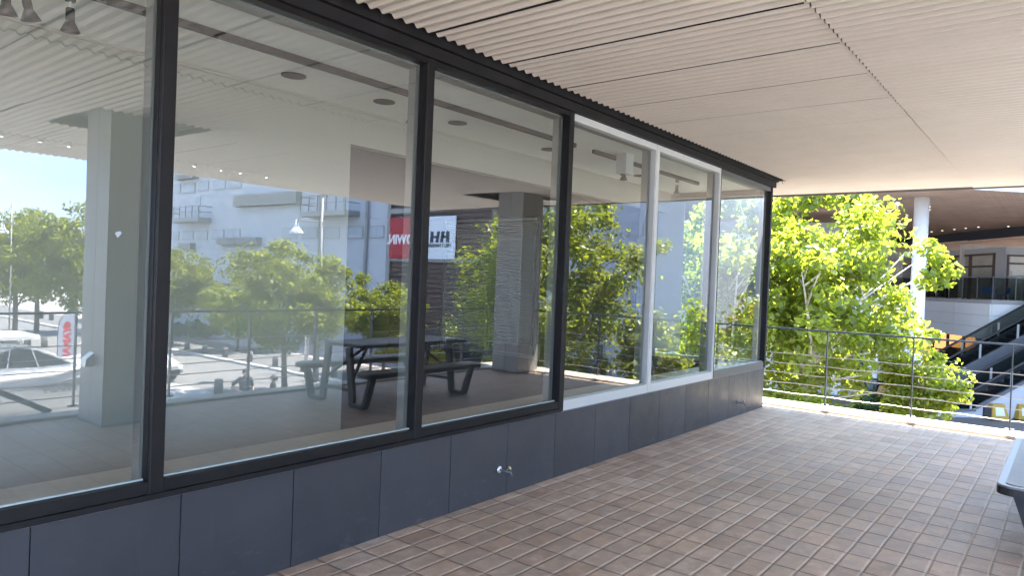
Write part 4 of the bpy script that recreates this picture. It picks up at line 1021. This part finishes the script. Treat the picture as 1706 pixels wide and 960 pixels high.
for s__ in (1,-1):
    q = MB(); q.prism([(cxr+s__*.80,cyr+.95,GZ+1.02),(cxr+s__*.735,cyr+.35,GZ+1.38),(cxr+s__*.735,cyr-1.0,GZ+1.42),(cxr+s__*.80,cyr-1.5,GZ+1.02)], (s__*.01,0,0)); q.build('side_window', 'tint', cr_)
    MB().box((cxr+s__*.50-.16,cyr+2.02,GZ+.64), (cxr+s__*.50+.16,cyr+2.13,GZ+.78), bev=.02).build('headlight', 'chrome', cr_)
    MB().box((cxr+s__*.9-.08,cyr+.8,GZ+1.02), (cxr+s__*.9+.08,cyr+.95,GZ+1.14), bev=.02).build('mirror', 'carpaint', cr_)
    for yy in (1.3,-1.3):
        o = MB().lathe((cxr+s__*.76,cyr+yy,GZ+.31), [(.16,-.1),(.29,-.1),(.31,-.07),(.31,.07),(.29,.1),(.16,.1)], 20, axis=(1,0,0)).build('wheel', 'rubber', cr_, True)
        MB().lathe((cxr+s__*.76,cyr+yy,GZ+.31), [(.04,-.105),(.159,-.09),(.159,.09),(.04,.105)], 14, axis=(1,0,0)).build('rim', 'chrome', o)
MB().box((cxr-.72,cyr+2.06,GZ+.32), (cxr+.72,cyr+2.15,GZ+.58), bev=.02).build('grille', 'rubber', cr_)
MB().box((cxr-.17,cyr+2.152,GZ+.40), (cxr+.17,cyr+2.165,GZ+.52)).build('number_plate', 'paper', cr_)

# people
def skin_mesh(pts, edges, rad, sub=2):
    me = bpy.data.meshes.new("s"); me.from_pydata([tuple(p) for p in pts], edges, []); o = bpy.data.objects.new("s", me); COL.objects.link(o)
    md = o.modifiers.new("k", 'SKIN'); 
    for i_, r_ in enumerate(rad):
        v = me.skin_vertices[0].data[i_]; rr2 = r_ if isinstance(r_, tuple) else (r_,r_); v.radius = rr2; v.use_root = (i_ == 0)
    s2 = o.modifiers.new("u", 'SUBSURF'); s2.levels = sub; s2.render_levels = sub
    ev = bpy.data.meshes.new_from_object(o.evaluated_get(bpy.context.evaluated_depsgraph_get()))
    vs = [tuple(v.co) for v in ev.vertices]; fs = [tuple(p.vertices) for p in ev.polygons]
    bpy.data.objects.remove(o); bpy.data.meshes.remove(me); bpy.data.meshes.remove(ev); return vs, fs
def person(loc, face, H, larm, rarm, label, hairlong=0):
    """figure looking along +y locally, turned by face; larm/rarm = (elbow, wrist) offsets in body heights"""
    s = H/1.72; t = thing('person', label, 'person', (0,0,0))
    J = dict(pel=(0,0,.93),chest=(0,.0,1.25),neck=(0,0,1.45),hd0=(0,.015,1.55),hd1=(0,.02,1.66),
             lh=(-.095,0,.88),lk=(-.105,.03,.48),la=(-.11,-.01,.09),lt=(-.125,.15,.03),
             rh=(.095,0,.88),rk=(.115,.02,.48),ra=(.125,-.02,.09),rt_=(.14,.14,.03),
             ls=(-.185,0,1.40),rs=(.185,0,1.40),le=larm[0],lw=larm[1],re=rarm[0],rw=rarm[1])
    def tip(a, b, f_): return tuple(b[i]+(b[i]-a[i])*f_ for i in range(3))
    J['lf'] = tip(J['le'],J['lw'],.30); J['rf'] = tip(J['re'],J['rw'],.30)
    for nme, side in (('lth',1),('rth',-1)):
        w_ = J['lw' if side > 0 else 'rw']; f_ = J['lf' if side > 0 else 'rf']; J[nme] = (w_[0]*.6+f_[0]*.4+side*.035, w_[1]*.6+f_[1]*.4+.03, w_[2]*.6+f_[2]*.4)
    K = list(J); ix = {k: i for i, k in enumerate(K)}
    E = [('pel','chest'),('chest','neck'),('neck','hd0'),('hd0','hd1'),('pel','lh'),('lh','lk'),('lk','la'),('la','lt'),('pel','rh'),('rh','rk'),('rk','ra'),('ra','rt_'),('chest','ls'),('chest','rs'),('ls','le'),('le','lw'),('lw','lf'),('rs','re'),('re','rw'),('rw','rf'),('lw','lth'),('rw','rth')]
    Rd = dict(pel=(.15,.11),chest=(.16,.12),neck=.055,hd0=.075,hd1=.085,lh=.095,lk=.06,la=.04,lt=.04,rh=.095,rk=.06,ra=.04,rt_=.04,ls=.07,rs=.07,le=.043,lw=.03,re=.043,rw=.03,lf=.024,rf=.024,lth=.012,rth=.012)
    c_, sn = math.cos(face), math.sin(face)
    def X(v): return [((x*c_-y*sn)*s, (x*sn+y*c_)*s, z*s) for x,y,z in v]
    vs, fs = skin_mesh([J[k] for k in K], [(ix[a_],ix[b_]) for a_,b_ in E], [Rd[k] for k in K])
    MB().add(X(vs), fs).build('person', 'skin', t, True)
    sh = ['pel','chest','neck','ls','le','rs','re']; si = {k: i for i, k in enumerate(sh)}
    se = [('pel','chest'),('chest','neck'),('chest','ls'),('ls','le'),('chest','rs'),('rs','re')]
    vs, fs = skin_mesh([dict(neck=(0,0,1.42), pel=(0,0,.90)).get(k, J[k]) for k in sh], [(si[a_],si[b_]) for a_,b_ in se], [(.175,.135),(.185,.145),.075,.092,.066,.092,.066])
    MB().add(X(vs), fs).build('shirt', 'shirt', t, True)
    sh = ['pel','lh','lk','la','rh','rk','ra']; si = {k: i for i, k in enumerate(sh)}
    se = [('pel','lh'),('lh','lk'),('lk','la'),('pel','rh'),('rh','rk'),('rk','ra')]
    vs, fs = skin_mesh([J[k] for k in sh], [(si[a_],si[b_]) for a_,b_ in se], [.135,.115,.08,.065,.115,.08,.065])
    MB().add(X(vs), fs).build('trousers', 'trouser', t, True)
    # hair cap: upper back of an ellipsoid
    hv, hf = [], []; nu, nv = 16, 9
    for i_ in range(nv):
        th_ = math.pi*.62*i_/(nv-1)
        for k in range(nu):
            a_ = 2*math.pi*k/nu; fr = max(0, math.sin(a_)); th2 = th_*(1-.42*fr)
            hv.append(((.105+hairlong)*math.sin(th2)*math.cos(a_), -.005-hairlong*.3+(.12+hairlong)*math.sin(th2)*math.sin(a_), 1.62+(.125+hairlong)*math.cos(th2)))
    for i_ in range(nv-1):
        for k in range(nu): hf.append((i_*nu+k, i_*nu+(k+1) % nu, (i_+1)*nu+(k+1) % nu, (i_+1)*nu+k))
    MB().add(X(hv), hf).build('hair', 'hair', t, True)
    # face: nose, ears, eyes, mouth
    m = MB(); m.prism(X([(-.013,.105,1.585),(.013,.105,1.585),(0,.102,1.64)]), tuple(np.array(X([(0,.022,-.006)])[0])))
    for s__ in (1,-1): m.lathe(X([(s__*.092,0,1.60)])[0], [(.012,0),(.022,.006),(.012,.014)], 8, axis=X([(s__,0,0)])[0])
    m.build('face', 'skin', t)
    m = MB()
    for s__ in (1,-1): m.lathe(X([(s__*.033,.094,1.625)])[0], [(.011,0),(.006,.008)], 8, axis=X([(0,1,0)])[0])
    m.bar(X([(-.025,.098,1.555)])[0], X([(.025,.098,1.555)])[0], .008, .008); m.build('eyes_and_mouth', 'hair', t)
    t.location = loc; return t
ph = mir(410,618,Z=GZ+1.7)
fac = math.atan2(right.y, right.x)-math.pi/2
person((ph.x,ph.y,GZ), fac+.9, 1.74, ((-.40,-.10,1.18),(-.20,.06,1.0)), ((.25,.02,1.12),(.26,.14,.88)), 'man in dark clothes with one hand on his hip on the street below')
ph = mir(458,629,Z=GZ+1.45)
person((ph.x,ph.y,GZ), fac+2.7, 1.47, ((-.24,.08,1.13),(-.18,.26,.98)), ((.24,.06,1.12),(.18,.25,1.0)), 'boy in dark clothes with bushy hair on the street below', .04)

# ================================================================== SHOPPING ARCADE BEYOND THE FAR RAILING
rv = Vector((rt0[0],rt0[1],0)); fv = Vector((math.cos(yaw),math.sin(yaw),0))
mall = thing('shopping_arcade', 'two storey shopping arcade with white fascia, brown canopy and glazed shop fronts', 'building', (38,2,GZ))
zf0, zf1 = -.40, 1.34
Cn = at(1649,566,Z=zf0); Al = at(1541.7,551.6,Z=zf0)
da = Vector((Al.x-Cn.x, Al.y-Cn.y, 0)).normalized(); na = Vector((-da.y,da.x,0)); na = na if na.dot(rv) > 0 else -na
A2 = Cn+da*24; B2 = Cn+rv*16
def up(p, z): return (p.x,p.y,z)
# deck with fascia
dkp = [up(Cn,zf0), up(A2,zf0), up(A2+fv*22,zf0), up(B2+fv*22,zf0), up(B2,zf0)]
MB().prism(dkp, (0,0,zf1-zf0-.02)).build('upper_deck', 'mallgrey', mall)
fa_ = MB()
n_rows = 3
for k in range(n_rows):
    z0 = zf0+(zf1-zf0)*k/n_rows; z1 = zf0+(zf1-zf0)*(k+1)/n_rows-.018
    for q in range(8):
        p0 = Cn+da*(3.0*q+.01); p1 = Cn+da*(3.0*q+2.985); fa_.prism([up(p0,z0), up(p1,z0), up(p1-na*.06,z0), up(p0-na*.06,z0)], (0,0,z1-z0))
    for q in range(5):
        p0 = Cn+rv*(3.2*q+.01); p1 = Cn+rv*(3.2*q+3.185); fa_.prism([up(p0,z0), up(p1,z0), up(p1-fv*.06,z0), up(p0-fv*.06,z0)], (0,0,z1-z0))
fa_.build('fascia', 'mallwhite', mall)
fa_ = MB().prism([up(Cn-na*.07,zf0), up(Cn+rv*.5-fv*.07,zf0), up(Cn+rv*.5,zf0), up(Cn,zf0)], (0,0,zf1-zf0)); 
# kerb and balustrade along the deck edge
m = MB(); m.prism([up(Cn,zf1), up(A2,zf1), up(A2+na*.25,zf1), up(Cn+na*.25,zf1)], (0,0,.16)); m.prism([up(Cn,zf1), up(B2,zf1), up(B2+fv*.25,zf1), up(Cn+fv*.25,zf1)], (0,0,.18)); m.build('deck_kerb', 'malldeck', mall)
zd = zf1+.18
bl = thing('deck_balustrade', 'glass balustrade with slim posts on the upper deck of the arcade', 'railing', (Cn.x,Cn.y,zd))
for k in range(14):
    p0 = Cn+da*(.1+1.25*k)+na*.12; MB().bar(up(p0,zf1+.02), up(p0,zd+1.1), .05, .09, up=na).build('post', 'darkgrey', bl)
for k in range(8):
    p0 = Cn+rv*(1.2+1.5*k)+fv*.12; MB().bar(up(p0,zf1+.02), up(p0,zd+1.1), .05, .09, up=fv).build('post', 'darkgrey', bl)
m = MB(); m.bar(up(Cn+na*.12,zd+1.12), up(A2+na*.12,zd+1.12), .06, .04); m.bar(up(Cn+fv*.12,zd+1.12), up(B2+fv*.12,zd+1.12), .06, .04); m.build('top_rail', 'darkgrey', bl)
m = MB(); m.prism([up(Cn+na*.10,zd+.03), up(A2+na*.10,zd+.03), up(A2+na*.112,zd+.03), up(Cn+na*.112,zd+.03)], (0,0,1.05)); m.prism([up(Cn+fv*.10+rv*.1,zd+.03), up(B2+fv*.10,zd+.03), up(B2+fv*.112,zd+.03), up(Cn+fv*.112+rv*.1,zd+.03)], (0,0,1.05)); m.build('glass_panel', 'balglass', bl)
# upper shop front set back on the deck
sdz = 42.0
S1 = depth(1672,490,sdz-1); S1.z = 0; S0 = S1+da*20; zs0, zs1 = zf1+.02, 4.62
fin = MB()
fin.prism([up(S1,zs0), up(S1+da*.9,zs0), up(S1+da*.9+na*.3,zs0), up(S1+na*.3,zs0)], (0,0,zs1-zs0))
fin.prism([up(S1+da*.9,zs1-.32), up(S0,zs1-.32), up(S0+na*.3,zs1-.32), up(S1+da*.9+na*.3,zs1-.32)], (0,0,.32)); fin.build('upper_wall', 'mallgrey', mall)
gl_ = MB(); L_ = 6.5
fr_ = MB()
for k in range(5): 
    p0 = S1+da*(1.0+2.4*k); fr_.bar(up(p0,zs0), up(p0,zs1-.33), .16, .12, up=na)
for z_ in (zs0+.06,zs0+2.15,zs1-.38): fr_.bar(up(S1+da*.95,z_), up(S1+da*10.6,z_), .1, .12, up=(0,0,1))
fo = fr_.build('upper_window', 'slat', mall)
p0, p1 = S1+da*1.0+na*.02, S1+da*10.6+na*.02
MB().prism([up(p0,zs0), up(p1,zs0), up(p1+na*.02,zs0), up(p0+na*.02,zs0)], (0,0,zs1-zs0-.4)).build('pane', 'shopglass', fo)
m = MB(); q0 = S1+na*4; m.prism([up(q0+da*4.5,zs0), up(q0+da*20,zs0), up(q0+da*20+na*.2,zs0), up(q0+da*4.5+na*.2,zs0)], (0,0,3.6)); m.build('shop_back_wall', 'mallin', mall)
m = MB()
for k, (o_, h_, w_) in enumerate(((2.0,1.7,1.1),(3.6,2.0,.8),(5.2,1.5,1.3),(7.0,1.9,1.0))):
    q0 = S1+da*o_+na*2.2; m.prism([up(q0,zs0), up(q0+da*w_,zs0), up(q0+da*w_+na*.5,zs0), up(q0+na*.5,zs0)], (0,0,h_))
m.build('display_rack', 'mallgrey', mall)
# right return of the shop front with its door
fr_ = MB(); E1 = S1+rv*12
for k, x_ in enumerate((.15,1.25,2.0,3.1,4.6,6.2)):
    p0 = S1+rv*x_; fr_.bar(up(p0,zs0), up(p0,zs1-.5), .1, .12, up=fv)
for z_ in (zs0+.05,zs0+2.3,zs1-.5): fr_.bar(up(S1+rv*.1,z_), up(S1+rv*6.2,z_), .1, .1)
fo = fr_.build('upper_window', 'slat', mall)
p0, p1 = S1+rv*.1+fv*.02, S1+rv*6.2+fv*.02
MB().prism([up(p0,zs0), up(p1,zs0), up(p1+fv*.02,zs0), up(p0+fv*.02,zs0)], (0,0,zs1-zs0-.5)).build('pane', 'shopglass', fo)
MB().prism([up(S1,zs1-.45), up(E1,zs1-.45), up(E1+fv*.3,zs1-.45), up(S1+fv*.3,zs1-.45)], (0,0,.45)).build('upper_lintel', 'mallgrey', mall)
q0 = S1+fv*4; MB().prism([up(q0,zs0), up(q0+rv*12,zs0), up(q0+rv*12+fv*.2,zs0), up(q0+fv*.2,zs0)], (0,0,3.6)).build('shop_back_wall', 'mallin', mall)
qa = S1+da*12; MB().prism([up(qa+na*.05,zs0), up(qa+na*12,zs0), up(qa+na*12+da*.2,zs0), up(qa+na*.05+da*.2,zs0)], (0,0,3.4)).build('shop_side_wall', 'mallin', mall)
qb = depth(1400,600,64); qb.z = 0
MB().prism([up(qb-rv*45,GZ), up(qb+rv*60,GZ), up(qb+rv*60+fv*.4,GZ), up(qb-rv*45+fv*.4,GZ)], (0,0,9.3)).build('rear_wall', 'malldeck', mall)
# canopy
zc_ = 5.55
n0 = at(1610,312.5,Z=zc_); n1 = at(1706,318,Z=zc_); dc = Vector((n1.x-n0.x, n1.y-n0.y,0)).normalized()
c0 = n0-dc*30; c1 = n0+dc*40
cp_ = [up(c0,zc_), up(c1,zc_), up(c1+fv*40,zc_), up(c0+fv*40,zc_)]
cv = MB().prism(cp_, (0,0,.5)); cv.build('canopy', 'mallcanopy', mall)
MB().prism([up(c0-fv*.03,zc_-.06), up(c1-fv*.03,zc_-.06), up(c1-fv*.002,zc_-.06), up(c0-fv*.002,zc_-.06)], (0,0,.6)).build('canopy_edge', 'mallgrey', mall)
g0 = at(1548,394,Z=zc_); g1 = at(1706,377,Z=zc_); dg = Vector((g1.x-g0.x, g1.y-g0.y,0)); g1 = g1+dg*.6; g0 = g0-dg*.6
MB().bar(up(g0,zc_-.28), up(g1,zc_-.28), .4, .54).build('roof_beam', 'mallbeam', mall)
MB().bar(up(g0+fv*.5,zc_-.5), up(g1+fv*.5,zc_-.5), .5, .04).build('beam_flange', 'mallbeam', mall)
pl_ = MB().prism([up(g0+fv*.9,zc_-.62), up(g1+fv*.9,zc_-.62), up(g1+fv*16,zc_-.62), up(g0+fv*16,zc_-.62)], (0,0,.1)); pl_.build('lower_soffit', 'mallcanopy', mall)
MT['lampglow'] = glow_mat("lit_downlight", (1,.9,.75), .07)
for k, (px_, py_) in enumerate(((1552,386),(1570,384),(1590,382),(1609,380),(1630,378),(1680,377),(1510,361),(1499,368),(1548,344),(1548,349))):
    q = at(px_,py_,Z=zc_); tag(MB().lathe((q.x,q.y,zc_-.03), [(.05,0),(.065,.028)], 14).build('canopy_downlight', 'lampglow'), 'small lit downlight in the brown canopy soffit', 'downlight', 'lit downlights in the brown canopy')
# ground floor shop under the deck
G0 = Cn+na*1.6; zg1 = zf0-.02
m = MB(); m.prism([up(G0+da*.2+na*2.6,GZ), up(G0+da*22+na*2.6,GZ), up(G0+da*22+na*2.8,GZ), up(G0+da*.2+na*2.8,GZ)], (0,0,zg1-GZ)); m.build('glowing_shop_wall', 'mallorange', mall)
fr_ = MB()
for k in range(8):
    p0 = G0+da*(.3+1.55*k); fr_.bar(up(p0,GZ), up(p0,zg1), .12, .12, up=na)
for z_ in (GZ+.05,GZ+2.0,zg1-.06): fr_.bar(up(G0+da*.3,z_), up(G0+da*11.2,z_), .1, .16 if z_ < -1.6 and z_ > -3 else .1)
fo = fr_.build('ground_window', 'slat', mall)
p0, p1 = G0+da*.3+na*.03, G0+da*11.2+na*.03
MB().prism([up(p0,GZ), up(p1,GZ), up(p1+na*.02,GZ), up(p0+na*.02,GZ)], (0,0,zg1-GZ)).build('pane', 'shopglass', fo)
m = MB()
for k in range(7):
    q0 = G0+da*(.7+1.4*k)+na*1.2; m.prism([up(q0,GZ), up(q0+da*(.5+.3*(k % 3)),GZ), up(q0+da*(.5+.3*(k % 3))+na*.5,GZ), up(q0+na*.5,GZ)], (0,0,1.0+.35*((k*7) % 4)))
m.build('display_stand', 'darkgrey', mall)
m = MB(); m.prism([up(Cn+fv*1.2+rv*.3,GZ), up(Cn+fv*1.2+rv*15,GZ), up(Cn+fv*1.5+rv*15,GZ), up(Cn+fv*1.5+rv*.3,GZ)], (0,0,zf0-GZ)); m.build('ground_wall', 'mallgrey', mall)

# white columns
def mcol(x, y, label):
    t = thing('white_column', label, 'column', (x,y,GZ), 'white round columns under the canopy')
    MB().lathe((x,y,GZ), [(.27,.03),(.27,zc_-GZ-.01)], 28).build('shaft', 'mallwhite', t, True)
    MB().lathe((x,y,GZ), [(.31,0),(.31,.05),(.27,.08)], 28).build('base_ring', 'louvre', t)
q = at(1519,703,Z=GZ); mcol(q.x,q.y,'white round column rising to the brown canopy behind the bright tree')
q = depth(1230,600,33); mcol(q.x,q.y,'white round column hidden behind the bright tree on the left')

# shops on the left behind the tree
K0 = depth(1120,600,37.5); K1 = at(1512,668,Z=GZ); K0.z = K1.z = 0; dk_ = (K1-K0).normalized(); nk = Vector((-dk_.y,dk_.x,0)); nk = nk if nk.dot(fv) > 0 else -nk
lb_ = thing('corner_shop', 'pale grey shop block with white piers and dark windows behind the bright tree', 'building', ((K0.x+K1.x)/2,(K0.y+K1.y)/2,GZ))
Lk = (K1-K0).length
MB().prism([up(K0+nk*.3,GZ), up(K1+nk*.3,GZ), up(K1+nk*2,GZ), up(K0+nk*2,GZ)], (0,0,5.0)).build('wall', 'mallgrey', lb_)
MB().prism([up(K0+nk*.02,GZ+3.1), up(K1+nk*.02,GZ+3.1), up(K1+nk*.298,GZ+3.1), up(K0+nk*.298,GZ+3.1)], (0,0,1.8)).build('fascia', 'mallwhite', lb_)
MB().prism([up(K0+nk*.6,GZ+5), up(K1-dk_*2+nk*.6,GZ+5), up(K1-dk_*2+nk*2,GZ+5), up(K0+nk*2,GZ+5)], (0,0,3.6)).build('upper_wall', 'malldeck', lb_)
nb = 7
for k in range(nb+1):
    p0 = K0+dk_*(Lk*k/nb); MB().prism([up(p0-dk_*.22,GZ), up(p0+dk_*.22,GZ), up(p0+dk_*.22+nk*.25,GZ), up(p0-dk_*.22+nk*.25,GZ)], (0,0,3.09)).build('pier', 'mallwhite', lb_)
for k in range(nb):
    p0 = K0+dk_*(Lk*k/nb+.3); p1 = K0+dk_*(Lk*(k+1)/nb-.3)
    o = MB().prism([up(p0+nk*.2,GZ+.3), up(p1+nk*.2,GZ+.3), up(p1+nk*.28,GZ+.3), up(p0+nk*.28,GZ+.3)], (0,0,2.7)).build('window', 'malldeck', lb_)
    mm_ = (p0+p1)/2
    q = MB()
    for a_, b_ in ((p0+dk_*.08,mm_-dk_*.04),(mm_+dk_*.04,p1-dk_*.08)):
        q.prism([up(a_+nk*.17,GZ+.42), up(b_+nk*.17,GZ+.42), up(b_+nk*.196,GZ+.42), up(a_+nk*.196,GZ+.42)], (0,0,2.45))
    q.build('pane', 'darkglass', o)

# escalators
def escalator(start, label, L0=1.2, wm='escwhite'):
    """start = foot of the near side, climbing along rv"""
    S = Vector((start.x,start.y,0)); t = thing('escalator', label, 'escalator', (S.x,S.y,GZ), 'escalators up to the deck')
    rise = zf1-GZ; run = rise/math.tan(R(30)); X_ = lambda x, z, o=0: up(S+rv*x+fv*o, GZ+z)
    sidep = [(0,0),(0,.22),(L0,.26),(L0+.5,.42),(L0+run,rise+.25),(L0+run+2,rise+.25),(L0+run+2,0)]
    MB().prism([X_(a_,b_) for a_,b_ in sidep], tuple(fv*.12)).build('side_wall', wm, t)
    MB().prism([X_(a_,b_,1.3) for a_,b_ in sidep], tuple(fv*.12)).build('side_wall', wm, t)
    m = MB(); ns = 24
    for k in range(ns):
        x0 = L0+run*k/ns; m.prism([X_(x0,.0+rise*k/ns-.3 if k > 1 else 0,.13), X_(x0+run/ns,.0+rise*k/ns-.3 if k > 1 else 0,.13), X_(x0+run/ns,rise*(k+1)/ns,.13), X_(x0,rise*(k+1)/ns,.13)], tuple(fv*1.16))
    m.build('steps', 'blackstep', t)
    for o in (.05,1.34):
        gpts = [(.1,.24),(L0,.28),(L0+.5,.45),(L0+run,rise+.27),(L0+run,rise+1.1),(L0+.3,1.15),(L0-.1,.98),(.2,.93)]
        MB().prism([X_(a_,b_,o) for a_,b_ in gpts], tuple(fv*.015)).build('glass_side', 'balglass', t)
        hp = [(L0*.3,.60),(.0,.75),(.02,.92),(.2,1.0),(L0-.1,1.05),(L0+.35,1.2),(L0+run,rise+1.15),(L0+run+2,rise+1.15)]
        MB().tube([X_(a_,b_,o) for a_,b_ in hp], .055, 8).build('handrail', 'handrail', t, True)
        m = MB()
        m.bar(X_(L0+.4,.42,o), X_(L0+run,rise+.28,o), .2, .12, up=(0,0,1)); m.bar(X_(.1,.26,o), X_(L0+.4,.32,o), .18, .1); m.build('skirt', 'darkgrey', t)
        for k in range(5):
            x_ = L0+.2+run*k/5; z_ = rise*k/5+.3; MB().bar(X_(x_,z_,o-.03), X_(x_,z_+.75,o-.03), .09, .03, up=fv).build('post', 'louvre', t)
    return t
q = at(1562,694,Z=GZ); escalator(q, 'nearer escalator with a white side wall climbing to the deck')
q2 = Vector((q.x,q.y,0))+fv*2.2-rv*1.6; escalator(q2, 'farther escalator climbing behind the nearer one', wm='darkgrey')
m = MB(); q = at(1637,690,X=None,Z=GZ+.35); 
qe = Vector((q.x,q.y,0)); tag(MB().prism([up(qe-fv*.0,GZ+.25), up(qe+rv*.28,GZ+.25), up(qe+rv*.28-fv*.12,GZ+.25), up(qe-fv*.12,GZ+.25)], (0,0,.38)).build('control_box', 'rubber'), 'small black box on the white escalator side', 'control box')
# yellow stands
for px_, lb in ((1668,'yellow sloping stand with a white sheet, the left one of two'), (1712,'yellow sloping stand with a white sheet, cut by the right picture edge')):
    q = at(px_,702,Z=GZ); q = Vector((q.x,q.y,0)); t = thing('yellow_stand', lb, 'stand', (q.x,q.y,GZ), 'yellow stands by the escalator')
    P8 = [up(q-rv*.38,GZ+.02), up(q+rv*.38,GZ+.02), up(q+rv*.38+fv*.6,GZ+.02), up(q-rv*.38+fv*.6,GZ+.02), up(q-rv*.25+fv*.18,GZ+.66), up(q+rv*.25+fv*.18,GZ+.66), up(q+rv*.25+fv*.42,GZ+.66), up(q-rv*.25+fv*.42,GZ+.66)]
    MB().add(P8, [(0,3,2,1),(4,5,6,7),(0,1,5,4),(1,2,6,5),(2,3,7,6),(3,0,4,7)]).build('body', 'yellow', t)
    s0 = [(-.2,.2),(.2,.2),(.17,.52),(-.17,.52)]
    MB().prism([up(q+rv*a_+fv*(.18*(b_-.02)/.64),GZ+b_) for a_, b_ in s0], tuple(-fv*.012)).build('sheet', 'paper', t)
    MB().prism([up(q-rv*.42-fv*.02,GZ), up(q+rv*.42-fv*.02,GZ), up(q+rv*.42+fv*.62,GZ), up(q-rv*.42+fv*.62,GZ)], (0,0,.05)).build('base', 'mallbeam', t)
# cafe set on the deck
def cafe_chair(px_, d_, rz, label):
    q = depth(px_,490,d_); t = thing('cafe_chair', label, 'chair', (0,0,0), 'blue chairs on the upper deck')
    MB().box((-.22,-.22,.43), (.22,.22,.46), bev=.01).build('seat', 'blue', t)
    MB().prism([(-.22,.2,.52),(.22,.2,.52),(.2,.27,.86),(-.2,.27,.86)], (0,.03,0)).build('backrest', 'blue', t)
    for a_ in (-1,1):
        for b_ in (-1,1): MB().tube([(a_*.19,b_*.19,.44),(a_*.23,b_*.23,0)], .014, 6).build('leg', 'darkgrey', t)
    for a_ in (-1,1): MB().tube([(a_*.2,.2,.44),(a_*.2,.23,.56)], .012, 6).build('back_post', 'darkgrey', t)
    t.location = (q.x,q.y,zf1); t.rotation_euler = (0,0,rz)
cafe_chair(1647,37,1.2,'blue chair left of the small deck table'); cafe_chair(1671,38.5,3.6,'blue chair right of the small deck table')
q = depth(1659,490,38); t = thing('cafe_table', 'small grey table between the blue chairs on the deck', 'table', (q.x,q.y,zf1))
MB().lathe((q.x,q.y,zf1+.72), [(.34,0),(.34,.025)], 22).build('table_top', 'malldeck', t); MB().lathe((q.x,q.y,zf1), [(.22,0),(.2,.02),(.035,.03),(.035,.72)], 16).build('pedestal', 'darkgrey', t)
# items at the foot of the white column
q = at(1487,690,Z=GZ); qv = Vector((q.x,q.y,0)); t = thing('sign_board', 'blank white board on a short stand beside the white column', 'sign board', (q.x,q.y,GZ))
MB().prism([up(qv-rv*.3,GZ+.45), up(qv+rv*.3,GZ+.45), up(qv+rv*.3+fv*.03,GZ+.45), up(qv-rv*.3+fv*.03,GZ+.45)], (0,0,.85)).build('board', 'paper', t)
m = MB()
for s__ in (-.22,.22): m.bar(up(qv+rv*s__+fv*.05,GZ), up(qv+rv*s__+fv*.05,GZ+1.2), .04, .04)
m.build('stand', 'darkgrey', t)
q = at(1473,684,Z=GZ); t = thing('wicker_basket', 'brown wicker planter basket among the shrubs by the column', 'basket', (q.x,q.y,GZ))
MB().lathe((q.x,q.y,GZ+.2), [(.18,0),(.28,.3),(.30,.6),(.24,.85),(.2,.85),(.24,.6),(.2,.1)], 18).build('body', 'brownbasket', t, True)
MB().lathe((q.x,q.y,GZ), [(.2,0),(.2,.2)], 14).build('foot', 'barkdark', t)
